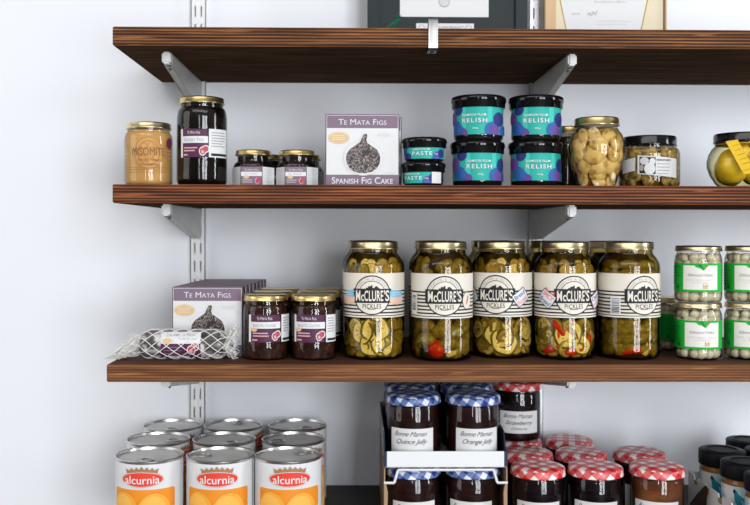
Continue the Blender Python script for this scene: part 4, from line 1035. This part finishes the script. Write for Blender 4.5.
# ------------------------------------------------------------------ lowest shelf: cans
CR, CH = .0488, .1218
def can(label, px, d, a, tab_a, proto=None):
    x = X(px,d); rz = facing(x,d,a)
    t = thing('food_can', label, 'can', (x, Y(d), ZS4), rz, 'cans of apricot halves')
    b = MB(); b.lathe([(CR-.003,0),(CR-.0004,.0006),(CR,.002),(CR-.0012,.0045),(CR-.0012,CH-.0045),(CR,CH-.0022),(CR,CH-.0006),(CR-.0010,CH),(CR-.0022,CH-.0006),(CR-.0028,CH-.0042)], 'tin', 60, cap1=False); b.build('body', t)
    b = MB(); b.lathe([(CR-.0027,CH-.0046),(CR-.0060,CH-.0046),(CR-.0072,CH-.0038),(CR-.0088,CH-.0038),(CR-.0100,CH-.0046),(CR-.016,CH-.0046),(CR-.0172,CH-.0050),(.0001,CH-.0050)], 'tin_lid', 60, cap0=False); b.build('end_panel', t, sharp=60)
    tb = MB(); ring = [(.0105*math.cos(2*PI*i/20)*.85, .0105*math.sin(2*PI*i/20)-.026, .0018) for i in range(21)]; tb.tube(ring, .0014, 'tin', 6, cap=False, flat=.8)
    tb.box((-.0050,-.0400,.0004),(.0050,-.0345,.0022),'tin',.0007); tb.box((-.0070,-.0185,.0006),(.0070,-.0135,.0022),'tin',.0008)
    o = tb.build('pull_tab', t, (0,0,CH-.0046), tab_a - rz)
    s = Sheet(CR-.0011, step=6, h0=.0003); v0, v1 = .0045, CH-.0042; W = PI*(CR-.001)
    s.rect(-W*.995, W*.995, v0, v1, 'white')
    # orange panel with apricot halves
    pw, pt = .0490, CH-.0392; r = .004
    s.poly([(-pw,v0),(pw,v0),(pw,pt-r),(pw-r*.3,pt-r*.3),(pw-r,pt),(-pw+r,pt),(-pw+r*.3,pt-r*.3),(-pw,pt-r)], 'orange')
    def half(cu, cv, a_, b_, m):
        pts = [(min(pw,max(-pw,cu+a_*math.cos(2*PI*i/40))), max(v0,min(pt-.001,cv+b_*math.sin(2*PI*i/40)))) for i in range(40)]; s.poly(pts, m)
    for cu, cv, q in ((-.028,pt-.030,1),(.017,pt-.034,1.12),(.040,pt-.060,.9),(-.008,pt-.066,1),(-.040,pt-.068,.9)):
        half(cu,cv,.0225*q,.0265*q,'apricot_dark'); half(cu,cv,.0218*q,.0258*q,'apricot'); half(cu-.002,cv+.003,.0165*q,.0195*q,'apricot_light'); 
        if cu > 0: half(cu+.002,cv-.002,.0090*q,.0105*q,'apricot'); half(cu+.002,cv-.002,.006*q,.0075*q,'orange')
    lv = CH-.0245
    s.ell(0,lv,.0290,.0108,'bronze',44); s.ell(0,lv,.0286,.0104,'white',44); s.ell(0,lv,.0279,.0097,'brand_red',44)
    cr = [(-.0205,lv+.0082)]
    for k in range(6):
        c0 = -.0205+.041*k/6; c1 = -.0205+.041*(k+1)/6; cmid = (c0+c1)/2
        cr += [(c0+.0004 if k else c0-.002, lv+.0150+.0035*(1-abs(k-3)/3.2)),(cmid, lv+.0118+.0022*(1-abs(cmid)/.021))]
    cr += [(.0225,lv+.0150),(.0205,lv+.0082),(.010,lv+.0108),(0,lv+.0114),(-.010,lv+.0108)]
    s.poly(cr, 'bronze')
    s.text('alcurnia', 0, lv-.0005, .0108, 'white', width=.0470, bold=.010, spacing=1.0)
    s.rect(.0600,.0625,v0,v1,'pale_grey')
    s.build('label', t)
    return t
can('apricot can, front row, nearest the bare wall', 150.3, 1.348, -.22, .1)
can('apricot can in the middle of the front row', 220.8, 1.348, -.09, -1.6)
can('apricot can, front row, the one nearest the jam tray', 289.0, 1.348, .05, 2.2)
can('apricot can, second row, nearest the bare wall', 159.0, 1.4505, .9, 1.4)
can('apricot can in the middle of the second row', 224.8, 1.4505, -.7, .6)
can('apricot can, second row, nearest the jam tray', 293.8, 1.4505, .6, -1.2)
can('apricot can, back row, nearest the bare wall', 173.2, 1.5525, .3, .2)
can('apricot can in the middle of the back row', 233.8, 1.5525, 1.2, 2.9)
can('apricot can, back row, nearest the jam tray', 298.2, 1.5525, -.5, .7)

# jam jars
BR = .0388; BH = .0980
BP = [(.0330,0),(.0365,.001),(.0384,.004),(BR,.009),(BR,.058),(.0390,.0600),(BR,.0620),(.0386,.076),(.0376,.0805),(.0370,.0830),(.0372,.0900)]
_jj = {}
def jam_jar(label, px, d, z, a, jam, ging, words, group, x=None):
    x = X(px,d) if x is None else x; t = thing('jam_jar', label, 'jar', (x, Y(d), z), facing(x,d,a), group)
    key = (jam, ging, words)
    if key in _jj:
        for ch in _jj[key].children:
            c = ch.copy(); COL.objects.link(c); c.parent = t
        return t
    b = MB(); b.lathe(BP, 'glass_dark', 56); b.build('glass', t)
    b = MB(); b.lathe(shrink(BP,.0014,.0805), jam, 44); b.build('jam', t)
    dome_lid(t, .0412, .0838, .0142, ging)
    s = Sheet(BR-.0002); s.rect(-.0345,.0345,.0150,.0510,'paper')
    s.rect(-.033,.033,.0163,.0167,'pale_grey',False)
    s.text('Bonne Maman', -.002, .0435, .0068, 'black', width=.050, shear=.5, spacing=.93)
    for i, w_ in enumerate(words): s.text(w_, 0, .0325-.0095*i, .0066 if i == 0 else .0040, 'black', width=.047 if i == 0 else .026, shear=.5, spacing=.93)
    s.build('label', t)
    s = Sheet(BR-.0003); s.text('Bonne Maman', 0, .0690, .0056, M['emboss'], width=.046, shear=.45); s.build('raised_lettering', t)
    _jj[key] = t
    return t
# display trays of the blue-lidded jars
d = 1.387; xa, xb = X(384.7,1.332), X(508,1.332); W = xb-xa; xc = (xa+xb)/2; dp = .262
zt = ZC-.3395                         # floor of the upper tray
def tray(label, z0, wall_h, front_h, upper):
    t = thing('display_tray', label, 'tray', (xc, Y(1.332), z0), 0, 'white card trays of blue gingham jam jars')
    b = MB(); b.box((-W/2,0,0),(W/2,dp,.0016),'tray_white'); b.build('tray_floor', t)
    for sg in (-1,1):
        b = MB(); x0, x1 = sorted((sg*W/2, sg*(W/2-.0016)))
        if upper: prof = [(0,0),(0,front_h),(.012,front_h),(.030,wall_h),(dp,wall_h),(dp,0)]
        else: prof = [(0,0),(0,wall_h),(dp,wall_h),(dp,0)]
        n_ = len(prof); vs = [(x0,y,zz_) for y,zz_ in prof]+[(x1,y,zz_) for y,zz_ in prof]
        b.raw(vs, [list(range(n_)),[n_+i for i in range(n_)][::-1]]+[(i,(i+1)%n_,n_+(i+1)%n_,n_+i) for i in range(n_)], 'kraft' if not upper else 'tray_navy')
        if upper:
            for k in range(7):
                xx = sg*(W/2+.0004); b.box((min(xx,xx-sg*.0006),.034,.008+k*.0062),(max(xx,xx-sg*.0006),dp-.01,.0102+k*.0062),'tray_white')
        b.build('side_panel', t)
    b = MB(); b.box((-W/2,dp-.0016,.0016),(W/2,dp,wall_h),'tray_white'); b.build('back_panel', t)
    if upper:
        b = MB(); b.box((-W/2+.004,-.0014,.0016),(W/2-.005,0,front_h),'tray_white'); b.box((-W/2,-.0012,.0010),(-W/2+.0045,.0004,front_h),'tray_navy'); b.box((W/2-.0055,-.0012,.0010),(W/2,.0004,front_h),'tray_navy'); b.build('front_panel', t)
    else:
        b = MB(); b.box((-W/2,-.0014,0),(W/2,0,front_h),'tray_white'); b.build('front_panel', t)
        # arched cut edge of the display opening
        b = MB(); c1 = wall_h-.0015; q = PXM(1.33)
        pts = [(-W/2-.0002, -.0006, c1-.0200), (-W/2+.0145, -.0006, c1-.0200), (-W/2+.0200, -.0006, c1-.0015), (W/2-.0200,-.0006,c1-.0015), (W/2-.0145,-.0006,c1-.0200), (W/2+.0002,-.0006,c1-.0200)]
        for i in range(len(pts)-1):
            p0, p1 = Vector(pts[i]), Vector(pts[i+1]); b.tube([p0,p1], .0019, 'tray_white', 6)
        for sg in (-1,1): b.raw([(sg*W/2,-.0004,front_h),(sg*(W/2-.0045),-.0004,front_h),(sg*(W/2-.0055),-.0004,c1-.034),(sg*(W/2-.003),-.0004,c1-.0215),(sg*W/2,-.0004,c1-.0215)],[(0,1,2,3,4)],'kraft')
        b.build('cut_edge', t)
    return t
zlow = ZS4+.0016
tray('lower white card tray of blue gingham jam jars, standing on the lowest shelf', ZS4, .1050, .022, False)
tray('upper white card tray of blue gingham jam jars, stacked on the other tray', zt-.0005, .046, .0230, True)
gb = 'blue gingham jam jars in the trays'
rowname = ['front','second','back']
for r, dd in enumerate((1.3795,1.4665,1.5535)):
    for c, px in enumerate((413.3,472.6)):
        xx = X(px,1.387); side = 'nearest the food cans' if c == 0 else 'nearest the red gingham jars'
        jam_jar('blue gingham jam jar in the upper tray, %s row, %s' % (rowname[r], side), 0, dd, zt+.0014, (-.05 if c == 0 else .22)+.2*r, 'jam_red', 'ging_blue', ('Quince Jelly',) if c == 0 else ('Orange Jelly',), gb, x=xx)
        jam_jar('blue gingham jam jar in the lower tray, %s row, %s' % (rowname[r], side), 0, dd, zlow, (.05 if c == 0 else -.1)+.2*r, 'jam_red', 'ging_blue', ('Quince Jelly',) if c == 0 else ('Orange Jelly',), gb, x=xx)
# red gingham jars
gg = 'red gingham jam jars'
col = [X(538.5,1.381), X(596,1.381), X(657.6,1.381)]
cn = ['nearest the jam tray', 'in the middle column', 'nearest the small black-lidded jars']
for r, dd in enumerate((1.381,1.469,1.556)):
    for c in range(3):
        if r == 2 and c == 2: continue
        if c == 2: lb = ('amber marmalade jar with red gingham lid, the front one beside the bird-printed box','dark-bodied red gingham jar standing behind the amber marmalade jar')[r]
        else: lb = 'red gingham jam jar, %s row, %s' % (rowname[r], cn[c])
        jam_jar(lb, 0, dd, ZS4, (.02,.03,-.02)[c]+.35*r, 'marmalade' if c == 2 and r == 0 else 'jam', 'ging_red', ('Marmalade',) if c == 2 else ('Strawberry','Conserve'), gg, x=col[c])
jam_jar('red gingham strawberry jam jar stacked on another jar right behind the blue gingham trays', 0, 1.556, ZS4+BH, .10, 'jam', 'ging_red', ('Strawberry','Conserve'), gg, x=col[0]-.001)

# small black-lidded jars in the bird box
SR = .0322; SH = .1110
SP = profile_jar(SR, .090, .0300, .086, .006, .008)
zb = ZS4+.0016
x0 = X(722.5,1.42)
def small_jar(label, x, d, a):
    t = thing('amber_spread_jar', label, 'jar', (x, Y(d), zb), facing(x,d,a), 'small black-lidded amber jars')
    b = MB(); b.lathe(SP, 'glass', 48); b.build('glass', t)
    b = MB(); b.lathe(shrink(SP,.0012,.0855), 'amber', 40); b.build('spread', t)
    b = MB(); L = .0345; z0 = .0865
    b.lathe([(L-.003,z0),(L-.0004,z0+.0002),(L,z0+.001),(L,SH-.0042),(L-.0008,SH-.0030),(L-.0024,SH-.0024),(L-.0085,SH-.0024),(L-.0095,SH-.0016),(L-.0115,SH-.0016),(L-.0125,SH-.0030),(.0001,SH-.0030)], 'black_matte', 52); b.build('lid', t, sharp=40)
    s = Sheet(SR); s.rect(-.075,.075,.012,.0775,'white')
    for u in (-.002,-.062,.058):
        s.rect(u-.010,u+.030,.013,.0765,'pale_teal')
        s.poly([(u-.0095,.0690),(u-.0060,.0715),(u-.0020,.0665),(u+.012,.0560),(u+.026,.0420),(u+.020,.0380),(u+.008,.0400),(u-.003,.0470),(u-.008,.0560)], 'fish')
        s.poly([(u+.000,.0600),(u+.010,.0540),(u+.014,.0480),(u+.004,.0480)],'sky'); s.ell(u-.0085,.0705,.0022,.0030,'tray_navy',12)
    s.lines(-.028,.028,.026,3,.0042,'grey',.001,.3)
    s.build('label', t); return t
x1 = x0+.0720
small_jar('small amber jar with black lid, rear one of the column along the bird-printed side', x0, 1.420, -.12)
small_jar('small amber jar with black lid, second from the rear along the bird-printed side', x0+.0050, 1.3465, -.12)
small_jar('small amber jar with black lid, frontmost seen along the bird-printed side', x0+.0095, 1.273, -.1)
small_jar('small amber jar with black lid, farthest back of all, near the wall', x1, 1.4935, .1).location.z = ZS4
small_jar('small amber jar with black lid, cut by the picture edge behind the front ones', x1, 1.420, .1)
small_jar('small amber jar with black lid, cut by the picture edge, nearest the front', x1+.0050, 1.3465, .1)
t = thing('bird_printed_box', 'pale card display box printed with a brown bird, holding the small black-lidded jars', 'tray', (x0-.0385, Y(1.275), ZS4), 0)
dp = .1825; wb = .1560; h = .0660; h2 = .068
b = MB(); b.box((0,-.045,0),(wb,dp,.0015),'tray_white'); b.build('box_floor', t)
b = MB(); prof = [(-.045,0),(-.045,h*.86)]
ks = []
for k in range(4):
    y0 = -.018+k*.048; prof += [(y0,h),(y0+.016,h),(y0+.018,h-.006),(y0+.030,h-.006),(y0+.032,h)]
prof += [(.1815,h+.002),(.1825,0)]
n_ = len(prof); vs = [(0,y,z) for y,z in prof]+[(.0018,y,z) for y,z in prof]
b.raw(vs, [list(range(n_)),[n_+i for i in range(n_)][::-1]]+[(i,(i+1)%n_,n_+(i+1)%n_,n_+i) for i in range(n_)], 'tray_white')
for k in range(4):
    y0 = -.018+k*.048; b.box((-.0004,y0+.0175,h-.012),(.0022,y0+.0305,h-.0055),'kraft')
s = Sheet(mapf=lambda u,v,hh_: (-.0002-hh_, u, v), mb=b)
bd = [(.098,.062),(.106,.0655),(.116,.0610),(.126,.0540),(.142,.0430),(.160,.0290),(.176,.0165),(.156,.0180),(.136,.0215),(.116,.0170),(.106,.0280),(.103,.0460)]
s.poly(bd, 'bird')
b.build('side_panel', t)
b = MB(); b.box((wb-.0018,-.045,0),(wb,dp,h),'tray_white'); b.build('side_panel', t)
b = MB(); b.box((0,dp-.0018,0),(wb,dp,h),'tray_white'); b.build('back_panel', t)
b = MB(); b.box((0,-.045,0),(wb,-.0432,h*.86),'tray_white'); b.build('front_panel', t)

# ------------------------------------------------------------------ light
def area(name, loc, target, sx, sy, power, col=(1,1,1)):
    l = bpy.data.lights.new(name, 'AREA'); l.shape = 'RECTANGLE'; l.size = sx; l.size_y = sy; l.energy = power; l.color = col
    o = bpy.data.objects.new(name, l); COL.objects.link(o); o.location = loc
    o.rotation_euler = (Vector(target)-Vector(loc)).to_track_quat('-Z','Y').to_euler(); return o
def polar(deg, dist, z): return (dist*math.sin(math.radians(deg)), -.25-dist*math.cos(math.radians(deg)), z)
T = (.05,-.2,ZC)
area('window_light_left', (-2.35,-1.15,ZC+.25), (-.35,0,ZC), 1.3, 2.0, 17, (1,.985,.965))
area('window_light_back', polar(13,4.0,ZC+.12), T, .66, 2.2, 64, (.92,.95,1))
area('window_light_back', polar(25,4.0,ZC+.12), T, .66, 2.2, 64, (.92,.95,1))
area('window_light_centre', polar(-6,4.2,ZC+.45), T, .20, 1.8, 14, (.95,.97,1))
area('window_light_right', polar(70,3.0,ZC+.35), T, .34, 1.9, 30, (.93,.96,1))
area('added_top_light', (-.2,-1.9,2.75), (.1,-.3,ZC), 2.4, .5, 12, (1,.97,.93))  # unseen light added overhead for top light and shade below the shelves
w = bpy.data.worlds.new('shop_air'); SC.world = w; w.use_nodes = True
n = w.node_tree.nodes; l = w.node_tree.links; bg = n['Background']
tc = n.new('ShaderNodeTexCoord'); sp = n.new('ShaderNodeSeparateXYZ'); l.new(tc.outputs['Generated'], sp.inputs[0])
mr = n.new('ShaderNodeMapRange'); mr.inputs['From Min'].default_value = -1; mr.inputs['From Max'].default_value = 1; l.new(sp.outputs['Z'], mr.inputs['Value'])
rp = ramp(n, [(.40,(.05,.05,.05)),(.52,(.14,.145,.155)),(.62,(.36,.37,.40)),(.9,(.72,.74,.78))]); l.new(mr.outputs['Result'], rp.inputs['Fac']); l.new(rp.outputs['Color'], bg.inputs['Color'])
bg.inputs['Strength'].default_value = .45

vs = SC.view_settings; vs.view_transform = 'Standard'; vs.look = 'None'; vs.gamma = 1; vs.exposure = 0.0; vs.use_curve_mapping = False
